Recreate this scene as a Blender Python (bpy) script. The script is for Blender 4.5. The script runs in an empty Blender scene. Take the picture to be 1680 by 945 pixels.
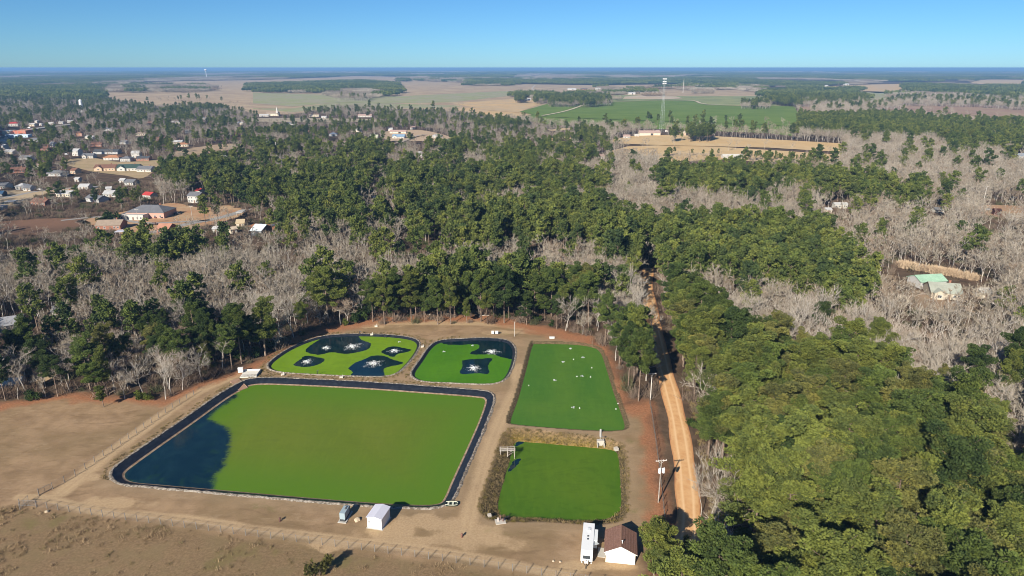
import bpy, bmesh, math, random
import numpy as np
from mathutils import Vector, Matrix
R = math.radians
rng = np.random.default_rng(11)
random.seed(7)
scene = bpy.context.scene
COL = scene.collection

# ------------------------------------------------------------------ camera model (used to survey the site from the photograph)
F, H = 1119.0, 100.0
PITCH = math.atan((472.5 - 111.0) / F)
CP, SP = math.cos(PITCH), math.sin(PITCH)

def G(x, y, z=0.0):
    """ground point (height z) seen at photo pixel x, y"""
    a = (x - 840.0) / F
    b = -(y - 472.5) / F
    dy, dz = CP + b * SP, -SP + b * CP
    t = (z - H) / dz
    return Vector((a * t, dy * t, z))

def PX(X, Y, Z):
    Zr = Z - H
    zc = Y * CP - Zr * SP
    yc = Y * SP + Zr * CP
    return 840.0 + F * X / zc, 472.5 - F * yc / zc

def depth(x, y):
    g = G(x, y)
    return g.y * CP + H * SP

cam_d = bpy.data.cameras.new('camera')
cam = bpy.data.objects.new('camera', cam_d)
COL.objects.link(cam)
cam.location = (0, 0, H)
cam.rotation_euler = (math.pi / 2 - PITCH, 0, 0)
cam_d.sensor_width = 36.0
cam_d.lens = 36.0 * F / 1680.0
cam_d.clip_start = 0.5
cam_d.clip_end = 200000.0
scene.camera = cam

# ------------------------------------------------------------------ light
SUN_EL = 29.0
SUN_AZ = 207.0
world = bpy.data.worlds.new('World')
scene.world = world
world.use_nodes = True
wn = world.node_tree.nodes
for n in list(wn): wn.remove(n)
wo = wn.new('ShaderNodeOutputWorld'); wb = wn.new('ShaderNodeBackground'); sk = wn.new('ShaderNodeTexSky')
sk.sky_type = 'NISHITA'
sk.sun_disc = False
sk.sun_elevation = R(SUN_EL)
sk.sun_rotation = R(SUN_AZ)
sk.altitude = 0
sk.air_density = 0.7
sk.dust_density = 0.15
sk.ozone_density = 10.0
wb.inputs['Strength'].default_value = 0.056
tint = wn.new('ShaderNodeMix'); tint.data_type = 'RGBA'; tint.blend_type = 'MULTIPLY'
tint.inputs[0].default_value = 1.0; tint.inputs[7].default_value = (0.90, 1.07, 1.02, 1.0)   # a clear, cyan winter sky
world.node_tree.links.new(sk.outputs[0], tint.inputs[6])
world.node_tree.links.new(tint.outputs[2], wb.inputs[0])
world.node_tree.links.new(wb.outputs[0], wo.inputs[0])
sl = bpy.data.lights.new('sun', 'SUN')
sl.energy = 4.5
sl.angle = R(0.5)
sl.color = (1.0, 0.915, 0.78)
so = bpy.data.objects.new('sun', sl)
COL.objects.link(so)
to_sun = Vector((math.sin(R(SUN_AZ)) * math.cos(R(SUN_EL)), math.cos(R(SUN_AZ)) * math.cos(R(SUN_EL)), math.sin(R(SUN_EL))))
so.rotation_euler = to_sun.to_track_quat('Z', 'Y').to_euler()
so.location = to_sun * 300
scene.view_settings.view_transform = 'Standard'
scene.view_settings.look = 'None'
scene.view_settings.exposure = 0.9
scene.view_settings.gamma = 1.0
scene.view_settings.use_curve_mapping = False
scene.render.engine = 'CYCLES'
scene.cycles.max_bounces = 6
scene.cycles.diffuse_bounces = 4
scene.cycles.glossy_bounces = 2
scene.cycles.transmission_bounces = 2
scene.cycles.volume_bounces = 0
scene.cycles.caustics_reflective = False
scene.cycles.caustics_refractive = False
scene.cycles.use_denoising = True
scene.cycles.filter_width = 0.95

# ------------------------------------------------------------------ node helper
class NT:
    def __init__(s, name, rough=0.9, spec=0.15):
        s.m = bpy.data.materials.new(name)
        s.m.use_nodes = True
        s.t = s.m.node_tree
        s.b = s.t.nodes['Principled BSDF']
        s.b.inputs['Roughness'].default_value = rough
        s.b.inputs['Specular IOR Level'].default_value = spec
        s._pos = None
    def n(s, ty): return s.t.nodes.new(ty)
    def ln(s, a, b): s.t.links.new(a, b)
    def put(s, sock, v):
        if isinstance(v, bpy.types.NodeSocket): s.ln(v, sock)
        elif isinstance(v, (tuple, list)):
            sock.default_value = tuple(v) + ((1.0,) if len(v) == 3 and sock.type == 'RGBA' else ())
        else: sock.default_value = v
    def pos(s):
        if s._pos is None: s._pos = s.n('ShaderNodeNewGeometry').outputs['Position']
        return s._pos
    def scaled(s, v):
        m = s.n('ShaderNodeVectorMath'); m.operation = 'MULTIPLY'
        s.ln(s.pos(), m.inputs[0]); m.inputs[1].default_value = v
        return m.outputs[0]
    def noise(s, scale, detail=4, rough=0.55, vec=None, dist=0.0):
        n = s.n('ShaderNodeTexNoise')
        n.inputs['Scale'].default_value = scale; n.inputs['Detail'].default_value = detail
        n.inputs['Roughness'].default_value = rough; n.inputs['Distortion'].default_value = dist
        s.ln(vec if vec is not None else s.pos(), n.inputs['Vector'])
        return n.outputs[0]
    def math(s, op, a, b=0.0, clamp=False):
        n = s.n('ShaderNodeMath'); n.operation = op; n.use_clamp = clamp
        s.put(n.inputs[0], a); s.put(n.inputs[1], b)
        return n.outputs[0]
    def ss(s, v, lo, hi):
        n = s.n('ShaderNodeMapRange'); n.interpolation_type = 'SMOOTHSTEP'
        s.put(n.inputs[0], v); n.inputs[1].default_value = lo; n.inputs[2].default_value = hi
        return n.outputs[0]
    def mix(s, f, a, b, bt='MIX'):
        n = s.n('ShaderNodeMix'); n.data_type = 'RGBA'; n.blend_type = bt
        s.put(n.inputs[0], f); s.put(n.inputs[6], a); s.put(n.inputs[7], b)
        return n.outputs[2]
    def attr(s, name):
        n = s.n('ShaderNodeAttribute'); n.attribute_name = name
        return n.outputs['Fac']
    def rand(s): return s.n('ShaderNodeObjectInfo').outputs['Random']
    def ocol(s): return s.n('ShaderNodeObjectInfo').outputs['Color']
    def bump(s, h, strength=0.5, dist=0.1):
        n = s.n('ShaderNodeBump'); n.inputs['Strength'].default_value = strength; n.inputs['Distance'].default_value = dist
        s.put(n.inputs['Height'], h); s.ln(n.outputs[0], s.b.inputs['Normal'])
    def base(s, c): s.put(s.b.inputs['Base Color'], c); return s.m

_pm = {}
def paint(col, rough=0.7, spec=0.3, var=0.18, scale=0.9, metal=0.0, grime=(0.25, 0.22, 0.18)):
    """a painted, plastered or metal surface with worn, slightly dirty patches"""
    k = (tuple(round(c, 3) for c in col), rough, spec, var, scale, metal)
    if k in _pm: return _pm[k]
    t = NT('surface_paint', rough, spec)
    a = t.ss(t.noise(scale, 5, 0.65), 0.35, 0.75)
    f = t.math('MULTIPLY', a, var)
    c = t.mix(f, col, tuple(0.55 * x + 0.45 * g * max(col) for x, g in zip(col, (1, .9, .8))))
    t.b.inputs['Metallic'].default_value = metal
    _pm[k] = t.base(c)
    return _pm[k]

def roofmat(col, ribs=0.0, rough=0.8, spec=0.2):
    k = ('roof', tuple(round(c, 3) for c in col), ribs)
    if k in _pm: return _pm[k]
    t = NT('roof_sheet', rough, spec)
    a = t.noise(1.3, 6, 0.7)
    b = t.noise(0.35, 3, 0.5)
    f = t.math('ADD', t.math('MULTIPLY', a, 0.6), t.math('MULTIPLY', b, 0.4))
    c = t.mix(t.ss(f, 0.3, 0.75), tuple(x * 0.78 for x in col), tuple(min(1, x * 1.15) for x in col))
    tc = t.n('ShaderNodeTexCoord').outputs['Object']
    w = t.n('ShaderNodeTexWave'); w.wave_type = 'BANDS'; w.bands_direction = 'X' if ribs > 0 else 'Y'
    w.inputs['Scale'].default_value = abs(ribs) if ribs else 1.2
    w.inputs['Distortion'].default_value = 0.3 if not ribs else 0.0
    t.ln(tc, w.inputs['Vector'])
    c = t.mix(t.math('MULTIPLY', w.outputs['Fac'], 0.22), c, tuple(x * 0.55 for x in col))
    t.bump(w.outputs['Fac'], 0.3, 0.05)
    _pm[k] = t.base(c)
    return _pm[k]

# ------------------------------------------------------------------ mesh helper
class MB:
    def __init__(s): s.v = []; s.f = []
    def add(s, vs, fs):
        o = len(s.v); s.v.extend([tuple(v) for v in vs]); s.f.extend([tuple(i + o for i in f) for f in fs]); return s
    def box(s, c, d, rz=0.0, rx=0.0, ry=0.0, taper=1.0):
        M = Matrix.Translation(c) @ Matrix.Rotation(rz, 4, 'Z') @ Matrix.Rotation(ry, 4, 'Y') @ Matrix.Rotation(rx, 4, 'X')
        x, y, z = d[0] / 2, d[1] / 2, d[2] / 2
        vs = [M @ Vector(p) for p in ((-x, -y, -z), (x, -y, -z), (x, y, -z), (-x, y, -z), (-x * taper, -y * taper, z), (x * taper, -y * taper, z), (x * taper, y * taper, z), (-x * taper, y * taper, z))]
        return s.add(vs, [(0, 3, 2, 1), (4, 5, 6, 7), (0, 1, 5, 4), (1, 2, 6, 5), (2, 3, 7, 6), (3, 0, 4, 7)])
    def tube(s, p0, p1, r0, r1=None, n=8, caps=True):
        r1 = r0 if r1 is None else r1
        p0, p1 = Vector(p0), Vector(p1)
        d = p1 - p0
        if d.length < 1e-6: return s
        q = d.to_track_quat('Z', 'Y')
        vs = []
        for p, r in ((p0, r0), (p1, r1)):
            for k in range(n):
                a = 2 * math.pi * k / n
                vs.append(p + q @ Vector((math.cos(a) * r, math.sin(a) * r, 0)))
        fs = [(k, (k + 1) % n, n + (k + 1) % n, n + k) for k in range(n)]
        if caps: fs += [tuple(range(n - 1, -1, -1)), tuple(range(n, 2 * n))]
        return s.add(vs, fs)
    def lathe(s, c, prof, n=16):
        c = Vector(c); vs = []; fs = []
        for r, z in prof:
            for k in range(n):
                a = 2 * math.pi * k / n
                vs.append(c + Vector((math.cos(a) * r, math.sin(a) * r, z)))
        m = len(prof)
        for i in range(m - 1):
            for k in range(n):
                fs.append((i * n + k, i * n + (k + 1) % n, (i + 1) * n + (k + 1) % n, (i + 1) * n + k))
        fs.append(tuple(range(n - 1, -1, -1))); fs.append(tuple((m - 1) * n + k for k in range(n)))
        return s.add(vs, fs)
    def prism(s, poly, z0, z1):
        n = len(poly)
        vs = [(p[0], p[1], z0) for p in poly] + [(p[0], p[1], z1) for p in poly]
        return s.add(vs, [tuple(range(n - 1, -1, -1)), tuple(range(n, 2 * n))] + [(k, (k + 1) % n, n + (k + 1) % n, n + k) for k in range(n)])
    def mesh(s, name, mats, smooth=False):
        me = bpy.data.meshes.new(name)
        me.from_pydata(s.v, [], s.f)
        for m in (mats if isinstance(mats, (list, tuple)) else [mats]): me.materials.append(m)
        if smooth: me.polygons.foreach_set('use_smooth', [True] * len(me.polygons))
        me.update()
        return me
    def build(s, name, mats, parent=None, smooth=False, loc=None):
        return link(name, s.mesh(name, mats, smooth), parent, loc)

def link(name, me, parent=None, loc=None):
    o = bpy.data.objects.new(name, me)
    COL.objects.link(o)
    if parent is not None: o.parent = parent
    if loc is not None: o.location = loc
    return o

def tag(o, label=None, cat=None, group=None, kind=None):
    if label: o['label'] = label
    if cat: o['category'] = cat
    if group: o['group'] = group
    if kind: o['kind'] = kind
    return o

def thing(name, label, cat, loc=(0, 0, 0), rz=0.0, group=None):
    o = bpy.data.objects.new(name, None)
    COL.objects.link(o)
    o.empty_display_size = 0.5
    o.location = loc; o.rotation_euler = (0, 0, rz)
    return tag(o, label, cat, group)

def np_mesh(name, V, Fq, mats, mat_idx=None, attrs=None):
    """fast mesh from arrays; Fq is an (n,3) or (n,4) int array"""
    me = bpy.data.meshes.new(name)
    V = np.asarray(V, np.float32); Fq = np.asarray(Fq, np.int32)
    k = Fq.shape[1]
    me.vertices.add(len(V)); me.vertices.foreach_set('co', V.ravel())
    me.loops.add(Fq.size); me.loops.foreach_set('vertex_index', Fq.ravel())
    me.polygons.add(len(Fq))
    me.polygons.foreach_set('loop_start', np.arange(0, Fq.size, k, dtype=np.int32))
    for m in mats: me.materials.append(m)
    if mat_idx is not None: me.polygons.foreach_set('material_index', np.asarray(mat_idx, np.int32))
    for an, av in (attrs or {}).items():
        a = me.attributes.new(an, 'FLOAT', 'POINT'); a.data.foreach_set('value', np.asarray(av, np.float32))
    me.update(calc_edges=True)
    me.validate()
    return me

# ------------------------------------------------------------------ plane geometry
def smooth_poly(pts, sub=6, closed=True):
    P = [np.array(p[:2], float) for p in pts]; n = len(P); out = []
    for i in range(n if closed else n - 1):
        if closed: a, b, c, d = P[i - 1], P[i], P[(i + 1) % n], P[(i + 2) % n]
        else: a, b, c, d = P[max(i - 1, 0)], P[i], P[i + 1], P[min(i + 2, n - 1)]
        for k in range(sub):
            t = k / sub
            out.append(0.5 * (2 * b + (c - a) * t + (2 * a - 5 * b + 4 * c - d) * t * t + (3 * b - a - 3 * c + d) * t ** 3))
    if not closed: out.append(P[-1])
    return np.array(out)

def seg_dist(X, Y, poly, closed=True):
    best = np.full(X.shape, 1e18)
    n = len(poly)
    for i in range(n if closed else n - 1):
        ax, ay = poly[i]; bx, by = poly[(i + 1) % n]
        dx, dy = bx - ax, by - ay
        L = dx * dx + dy * dy + 1e-12
        t = np.clip(((X - ax) * dx + (Y - ay) * dy) / L, 0, 1)
        d = (X - ax - t * dx) ** 2 + (Y - ay - t * dy) ** 2
        np.minimum(best, d, out=best)
    return np.sqrt(best)

def inside(X, Y, poly):
    r = np.zeros(np.shape(X), bool)
    n = len(poly)
    for i in range(n):
        x1, y1 = poly[i][0], poly[i][1]; x2, y2 = poly[(i + 1) % n][0], poly[(i + 1) % n][1]
        if y1 == y2: continue
        c = ((y1 > Y) != (y2 > Y)) & (X < (x2 - x1) * (Y - y1) / (y2 - y1) + x1)
        r ^= c
    return r

def sdf(X, Y, poly):
    d = seg_dist(X, Y, poly)
    return np.where(inside(X, Y, poly), d, -d)

def gp(pts, z=0.0, sub=6, closed=True):
    return smooth_poly([G(x, y, z) for x, y in pts], sub, closed)

def offset_loop(poly, d):
    """move a closed loop inwards by d"""
    P = np.asarray(poly); area = 0.5 * np.sum(P[:, 0] * np.roll(P[:, 1], -1) - np.roll(P[:, 0], -1) * P[:, 1])
    T = np.roll(P, -1, 0) - np.roll(P, 1, 0)
    T /= np.linalg.norm(T, axis=1)[:, None] + 1e-9
    N = np.stack([-T[:, 1], T[:, 0]], 1) * (1 if area > 0 else -1)
    return P + N * d
# ------------------------------------------------------------------ the ponds, surveyed
PONDS = {
 'large': dict(rim=[(392,629),(410,622),(440,620),(500,622),(600,627),(700,634),(790,641),(806,646),(810,655),(800,687),(780,735),(758,785),(746,814),(735,826),(715,832),(680,833),(600,829),(500,821),(420,814),(330,806),(250,799),(207,795),(189,789),(183,779),(190,766),(230,737),(300,689),(360,647)], w=2.5, h=1.2, liner=True),
 'west': dict(rim=[(440,600),(450,588),(480,569),(520,554),(560,549),(620,549),(660,552),(682,557),(688,566),(680,582),(665,600),(650,612),(630,617),(590,617),(540,615),(480,612),(450,608)], w=0.9, h=0.5, liner=True),
 'mid': dict(rim=[(676,611),(690,590),(705,569),(722,559),(760,556),(800,555),(830,558),(842,567),(845,580),(840,602),(830,620),(815,628),(790,630),(740,628),(700,626),(682,621)], w=0.9, h=0.5, liner=True),
 'east': dict(rim=[(870,563),(882,560),(940,561),(975,566),(990,576),(1000,602),(1012,640),(1025,675),(1031,697),(1022,705),(980,706),(900,701),(840,695),(832,687),(845,650),(858,605)], w=1.1, h=0.7, liner=False),
 'south': dict(rim=[(830,707),(850,703),(930,711),(1003,722),(1025,736),(1030,770),(1030,820),(1027,845),(1010,857),(970,860),(900,856),(815,855),(795,846),(785,830),(795,800),(808,760),(820,725)],
               water=[(845,727),(870,726),(930,731),(985,736),(1008,740),(1015,752),(1018,790),(1019,832),(1006,847),(972,855),(900,852),(832,848),(818,838),(820,812),(834,764)], h=1.6, liner=False),
}
def zpt(x0, y0, s, pts): return [(x0 + x / s, y0 + y / s) for x, y in pts]
OPEN = {
 'large': [[(392,645),(372,648),(345,664),(300,698),(240,741),(193,780),(225,802),(300,808),(352,812),(357,795),(359,782),(372,765),(380,742),(385,718),(378,700),(362,692),(350,686),(358,676),(374,664),(392,652)]],
 'west': [zpt(420,480,3.938,p) for p in (
    [(320,380),(345,345),(400,310),(435,280),(500,262),(600,262),(655,275),(680,305),(735,325),(742,350),(700,375),(620,392),(560,395),(490,385),(400,402)],
    [(243,465),(290,430),(320,408),(400,418),(445,430),(430,450),(370,475),(290,480)],
    [(597,490),(640,455),(700,430),(760,408),(830,410),(890,435),(950,450),(940,462),(860,480),(825,495),(830,550),(760,565),(680,565),(605,548),(625,515)],
    [(810,385),(850,355),(900,348),(960,360),(1005,370),(970,385),(920,395),(890,415),(850,405)])],
 'mid': [zpt(420,480,3.938,p) for p in (
    [(1205,320),(1260,302),(1430,290),(1640,290),(1690,330),(1680,425),(1590,418),(1530,400),(1400,400),(1390,385),(1440,360),(1430,335),(1300,338),(1220,332)],
    [(1330,450),(1345,435),(1480,425),(1527,428),(1500,470),(1505,525),(1440,520),(1330,527),(1323,500),(1335,480)])],
 'east': [],
 'south': [zpt(800,690,7.27,p) for p in ([(275,540),(300,490),(380,450),(400,462),(340,550),(255,610),(240,600)], [(330,290),(350,250),(420,250),(430,268),(380,290),(340,310)])],
}
ALGAE = {'large': ((0.122,0.162,0.018),(0.106,0.152,0.015)), 'west': ((0.150,0.255,0.012),(0.125,0.225,0.011)), 'mid': ((0.070,0.190,0.009),(0.052,0.162,0.008)),
         'east': ((0.076,0.160,0.020),(0.052,0.140,0.018)), 'south': ((0.080,0.146,0.010),(0.052,0.124,0.008))}
for k, p in PONDS.items():
    p['R'] = gp(p['rim'], 0.0, 5)
    p['W'] = gp(p['water'], -p['h'], 5) if 'water' in p else None

ROAD_PX = [(1064,440),(1061,465),(1066,497),(1075,540),(1086,590),(1094,622),(1104,660),(1113,700),(1121,750),(1127,800),(1130,840),(1129,880),(1122,925),(1112,975),(1104,1020)]
ROAD = gp(ROAD_PX, 0, 6, False)

# ------------------------------------------------------------------ the ground: fine sheet round the ponds, coarse quads to the horizon, one mesh
X0, X1, Y0, Y1, ST = -215.0, 100.0, 92.0, 272.0, 0.5
nx, ny = int((X1 - X0) / ST) + 1, int((Y1 - Y0) / ST) + 1
gx = np.linspace(X0, X1, nx); gy = np.linspace(Y0, Y1, ny)
GX, GY = np.meshgrid(gx, gy)
def vnoise(X, Y, s, seed):
    r = np.random.default_rng(seed); T = r.random((64, 64))
    x, y = X / s, Y / s
    xi, yi = np.floor(x).astype(int), np.floor(y).astype(int)
    fx, fy = x - xi, y - yi
    fx, fy = fx * fx * (3 - 2 * fx), fy * fy * (3 - 2 * fy)
    g = lambda a, b: T[a % 64, b % 64]
    return (g(xi, yi) * (1 - fx) + g(xi + 1, yi) * fx) * (1 - fy) + (g(xi, yi + 1) * (1 - fx) + g(xi + 1, yi + 1) * fx) * fy
def fbm(X, Y, s, seed):
    return (vnoise(X, Y, s, seed) * .5 + vnoise(X, Y, s / 2.1, seed + 1) * .27 + vnoise(X, Y, s / 4.3, seed + 2) * .15 + vnoise(X, Y, s / 9.1, seed + 3) * .08)
GZ = (fbm(GX, GY, 9.0, 3) - 0.5) * 0.22
edge = np.minimum(np.minimum(GX - X0, X1 - GX), np.minimum(GY - Y0, Y1 - GY))
GZ *= np.clip(edge / 6, 0, 1)
pond_in = np.full(GX.shape, -1e9)
bank = np.zeros(GX.shape)
for k, p in PONDS.items():
    d = sdf(GX, GY, p['R']); p['d'] = d
    pond_in = np.maximum(pond_in, d)
    flat = np.clip(-d / 2.5, 0, 1)
    GZ *= np.where(d > -2.5, flat, 1)
    if p['W'] is not None:
        dw = sdf(GX, GY, p['W'])
        t = np.where(d > 0, d / (d + np.maximum(-dw, 0) + 1e-6), 0)
        z = -p['h'] * t - np.clip(dw, 0, 3) * 0.4 + (fbm(GX, GY, 2.5, 40) - .5) * .5 * np.clip(t * 4, 0, 1) * np.clip((1 - t) * 4, 0, 1)
        GZ = np.where(d > 0, z, GZ)
        bank = np.maximum(bank, np.where(d > -1.0, np.clip((d + 1.0) / 1.5, 0, 1), 0))
    else:
        z = -np.clip(d / p['w'], 0, 4) * p['h']
        if p['liner']: z = z - np.clip(d / 0.5, 0, 1) * 0.3
        GZ = np.where(d > 0, z, GZ)
# masks that colour the ground itself
def line_mask(px, width, soft, sub=5):
    L = gp(px, 0, sub, False)
    d = seg_dist(GX, GY, L, False)
    return np.clip(1 - (d - width) / soft, 0, 1), d
clearing_px = [(-400,662),(0,664),(110,648),(215,650),(265,655),(305,640),(345,622),(400,602),(432,588),(470,566),(505,546),(560,531),(620,519),(700,516),(800,517),(900,538),(965,552),(990,568),(1012,600),(1022,640),(1028,662),(1068,662),(1078,720),(1090,800),(1095,870),(1060,905),(1075,980),(1075,1300),(-400,1300)]
CLEAR = np.array([G(x, y)[:2] for x, y in clearing_px])
clear_d = sdf(GX, GY, CLEAR)
nz = fbm(GX, GY, 6.0, 60)
litter = np.clip(0.5 - (clear_d + (nz - .5) * 7) / 5, 0, 1)
track = np.zeros(GX.shape); rut = np.zeros(GX.shape)
for px, w in (([(402,606),(372,622),(330,641),(280,672),(228,709),(170,752),(128,786),(100,808)], 1.6),
              ([(852,600),(845,640),(830,672),(815,705),(800,745),(786,790),(773,835),(765,870)], 1.5),
              ([(500,555),(545,538),(620,531),(700,530),(780,531),(840,536),(900,547)], 1.5),
              ([(30,815),(80,818),(160,838),(300,850),(420,868),(520,880),(620,892),(720,905),(820,922),(930,945)], 0.5)):
    m, d = line_mask(px, w, 2.2)
    m = m * np.clip(0.35 + 1.1 * fbm(GX, GY, 12, 81), 0, 1)
    track = np.maximum(track, m)
    rut = np.maximum(rut, np.clip(1 - np.abs(d - 0.85) / 0.45, 0, 1))
for cx, cy, rx, ry in ((640,872,16,4.5),(720,862,12,5),(765,880,16,6),(800,885,10,5),(140,782,6,2.5),(560,893,14,3),(180,826,10,3),(950,930,8,3),(840,545,12,4),(700,525,22,3.5),(600,535,16,3),(1000,930,10,3),(655,885,18,3)):
    g = G(cx, cy)
    q = 1 - np.sqrt(((GX - g.x) / rx) ** 2 + ((GY - g.y) / ry) ** 2) + (fbm(GX, GY, 5, 90) - .5) * 1.5
    track = np.maximum(track, np.clip(q * 1.6, 0, 0.9))
berm = np.clip(1 - (-pond_in) / 5.0, 0, 1) * (pond_in < 0)
red = np.clip(1 - (clear_d - 1.0 + (nz - .5) * 6) / np.where(GY > 235, 13.0, 6.5), 0, 1) * (clear_d > -2)
red *= np.where((GX > -70) & (GY < 165) & (GX < 30), 0, 1)
red = np.maximum(red, np.clip(1.3 - np.hypot((GX - G(1045,665).x) / 7, (GY - G(1045,665).y) / 9), 0, 1))
ditch = np.clip(1 - np.abs(seg_dist(GX, GY, ROAD, False) - 6.0) / 2.6, 0, 1) * (GX < 60)
red = np.maximum(red, ditch * 0.85)
grass = np.zeros(GX.shape)
for cx, cy, rx, ry in ((1042,838,4,4),(1035,725,5,3),(815,870,9,3),(430,832,9,3),(60,860,18,7),(400,910,14,6),(560,925,14,5),(995,900,4,6),(610,866,4,3),(350,925,10,6),(830,548,4,1.5)):
    g = G(cx, cy)
    q = 1 - np.sqrt(((GX - g.x) / rx) ** 2 + ((GY - g.y) / ry) ** 2) + (fbm(GX, GY, 3, 95) - .5) * 1.6
    grass = np.maximum(grass, np.clip(q, 0, 1) * .5)
fl = gp([(33,828),(200,852),(400,878),(600,903),(800,931),(900,946)], 0, 3, False)
dfl = seg_dist(GX, GY, fl, False)
yline = np.interp(GX, fl[:, 0], fl[:, 1])
out = (GY < yline)
strip = np.clip(1 - np.abs(GY - yline - 1.6) / 1.6, 0, 1) * (GX > -120)
grass = np.maximum(grass, strip * 0.35)
rough = np.clip((yline - GY) / 2, 0, 1)
olive = np.zeros(GX.shape)
s = PONDS['south']; ds = s['d']
north = (GY > G(900,727).y - 1.5)
olive = np.where((ds > 0) & north, np.clip(ds / 3.0, 0, 1), olive)
mud = np.where((ds > -0.5) & ~north, np.clip(ds / 1.2 + .3, 0, 1), 0)
e = PONDS['east']['d']
mud = np.maximum(mud, np.where(e > -0.3, 0.9, 0))
# vertices
V = np.stack([GX.ravel(), GY.ravel(), GZ.ravel()], 1)
idx = np.arange(nx * ny).reshape(ny, nx)
Fq = np.stack([idx[:-1, :-1].ravel(), idx[:-1, 1:].ravel(), idx[1:, 1:].ravel(), idx[1:, :-1].ravel()], 1)
BIG = 90000.0
xs = [-BIG, X0, X1, BIG]; ys = [-600.0, Y0, Y1, BIG]
EV, EF = [], []
for i in range(3):
    for j in range(3):
        if i == 1 and j == 1: continue
        o = len(V) + len(EV)
        EV += [(xs[i], ys[j], 0), (xs[i + 1], ys[j], 0), (xs[i + 1], ys[j + 1], 0), (xs[i], ys[j + 1], 0)]
        EF.append((o, o + 1, o + 2, o + 3))
V = np.concatenate([V, np.array(EV)]); Fq = np.concatenate([Fq, np.array(EF)])
ne = len(EV)
pad = lambda a, v=0.0: np.concatenate([a.ravel(), np.full(ne, v)])

t = NT('ground_earth', 0.95, 0.05)
n1 = t.noise(0.16, 6, 0.62); n2 = t.noise(1.7, 5, 0.7); n3 = t.noise(0.03, 4, 0.6); n4 = t.noise(5.0, 3, 0.7, vec=t.scaled((1.0, 0.45, 1.0)))
dry = t.mix(t.ss(n1, 0.3, 0.7), (0.240,0.160,0.092), (0.345,0.236,0.140))
dry = t.mix(t.math('MULTIPLY', t.ss(n3, 0.42, 0.62), 0.6), dry, (0.195,0.140,0.072))
nst = t.noise(0.22, 6, 0.7, vec=t.scaled((0.5, 1.6, 1.0)), dist=1.2)
dry = t.mix(t.math('MULTIPLY', t.ss(nst, 0.5, 0.72), 0.55), dry, (0.150,0.098,0.055))
dry = t.mix(t.math('MULTIPLY', t.ss(nst, 0.46, 0.28), 0.4), dry, (0.40,0.30,0.19))
rgh = t.mix(t.ss(n2, 0.35, 0.68), (0.150,0.104,0.056), (0.265,0.180,0.102))
rgh = t.mix(t.math('MULTIPLY', t.ss(n1, 0.45, 0.65), 0.55), rgh, (0.165,0.130,0.064))
c = t.mix(t.math('MULTIPLY', t.attr('rough'), 0.8), dry, rgh)
c = t.mix(t.math('MULTIPLY', t.attr('berm'), 0.55), c, t.mix(n2, (0.245,0.180,0.108), (0.36,0.27,0.17)))
sand = t.mix(t.ss(n2, 0.3, 0.7), (0.36,0.250,0.145), (0.44,0.320,0.190))
c = t.mix(t.ss(t.math('ADD', t.attr('track'), t.math('MULTIPLY', t.math('SUBTRACT', n2, 0.5), 0.35)), 0.25, 1.0), c, sand)
c = t.mix(t.math('MULTIPLY', t.attr('rut'), t.math('MULTIPLY', n1, 0.7)), c, (0.50,0.37,0.22))
redc = t.mix(t.ss(n2, 0.3, 0.7), (0.230,0.100,0.050), (0.370,0.180,0.095))
c = t.mix(t.ss(t.math('ADD', t.attr('red'), t.math('MULTIPLY', t.math('SUBTRACT', n1, 0.5), 0.9)), 0.2, 0.8), c, redc)
c = t.mix(t.ss(t.math('ADD', t.attr('grass'), t.math('MULTIPLY', t.math('SUBTRACT', n2, 0.5), 0.7)), 0.25, 0.9), c, t.mix(n4, (0.105,0.120,0.028), (0.160,0.150,0.050)))
c = t.mix(t.attr('olive'), c, t.mix(t.ss(n2, 0.35, 0.65), (0.135,0.100,0.014), (0.270,0.185,0.070)))
c = t.mix(t.attr('mud'), c, t.mix(t.ss(n2, 0.4, 0.7), (0.062,0.050,0.026), (0.185,0.140,0.080)))
lit = t.mix(t.ss(n1, 0.35, 0.65), (0.066,0.046,0.031), (0.125,0.084,0.056))
lit = t.mix(t.math('MULTIPLY', t.ss(n2, 0.5, 0.7), 0.5), lit, (0.160,0.115,0.080))
c = t.mix(t.attr('litter'), c, lit)
c = t.mix(t.math('MULTIPLY', t.ss(n4, 0.5, 0.75), 0.28), c, t.mix(0.6, c, (0.02,0.015,0.01)))
t.bump(t.math('ADD', n2, t.math('MULTIPLY', n4, 0.6)), 0.35, 0.10)
GROUND_MAT = t.base(c)
me = np_mesh('ground', V, Fq, [GROUND_MAT], attrs=dict(track=pad(track), rut=pad(rut * (track > 0.05)), red=pad(red), grass=pad(grass), olive=pad(olive), mud=pad(mud), berm=pad(berm), litter=pad(litter, 1.0), rough=pad(rough)))
me.polygons.foreach_set('use_smooth', [True] * len(me.polygons))
tag(link('ground', me), kind='structure')

def ground_z(x, y):
    i = int(round((x - X0) / ST)); j = int(round((y - Y0) / ST))
    return float(GZ[j, i]) if 0 <= i < nx and 0 <= j < ny else 0.0

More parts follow.
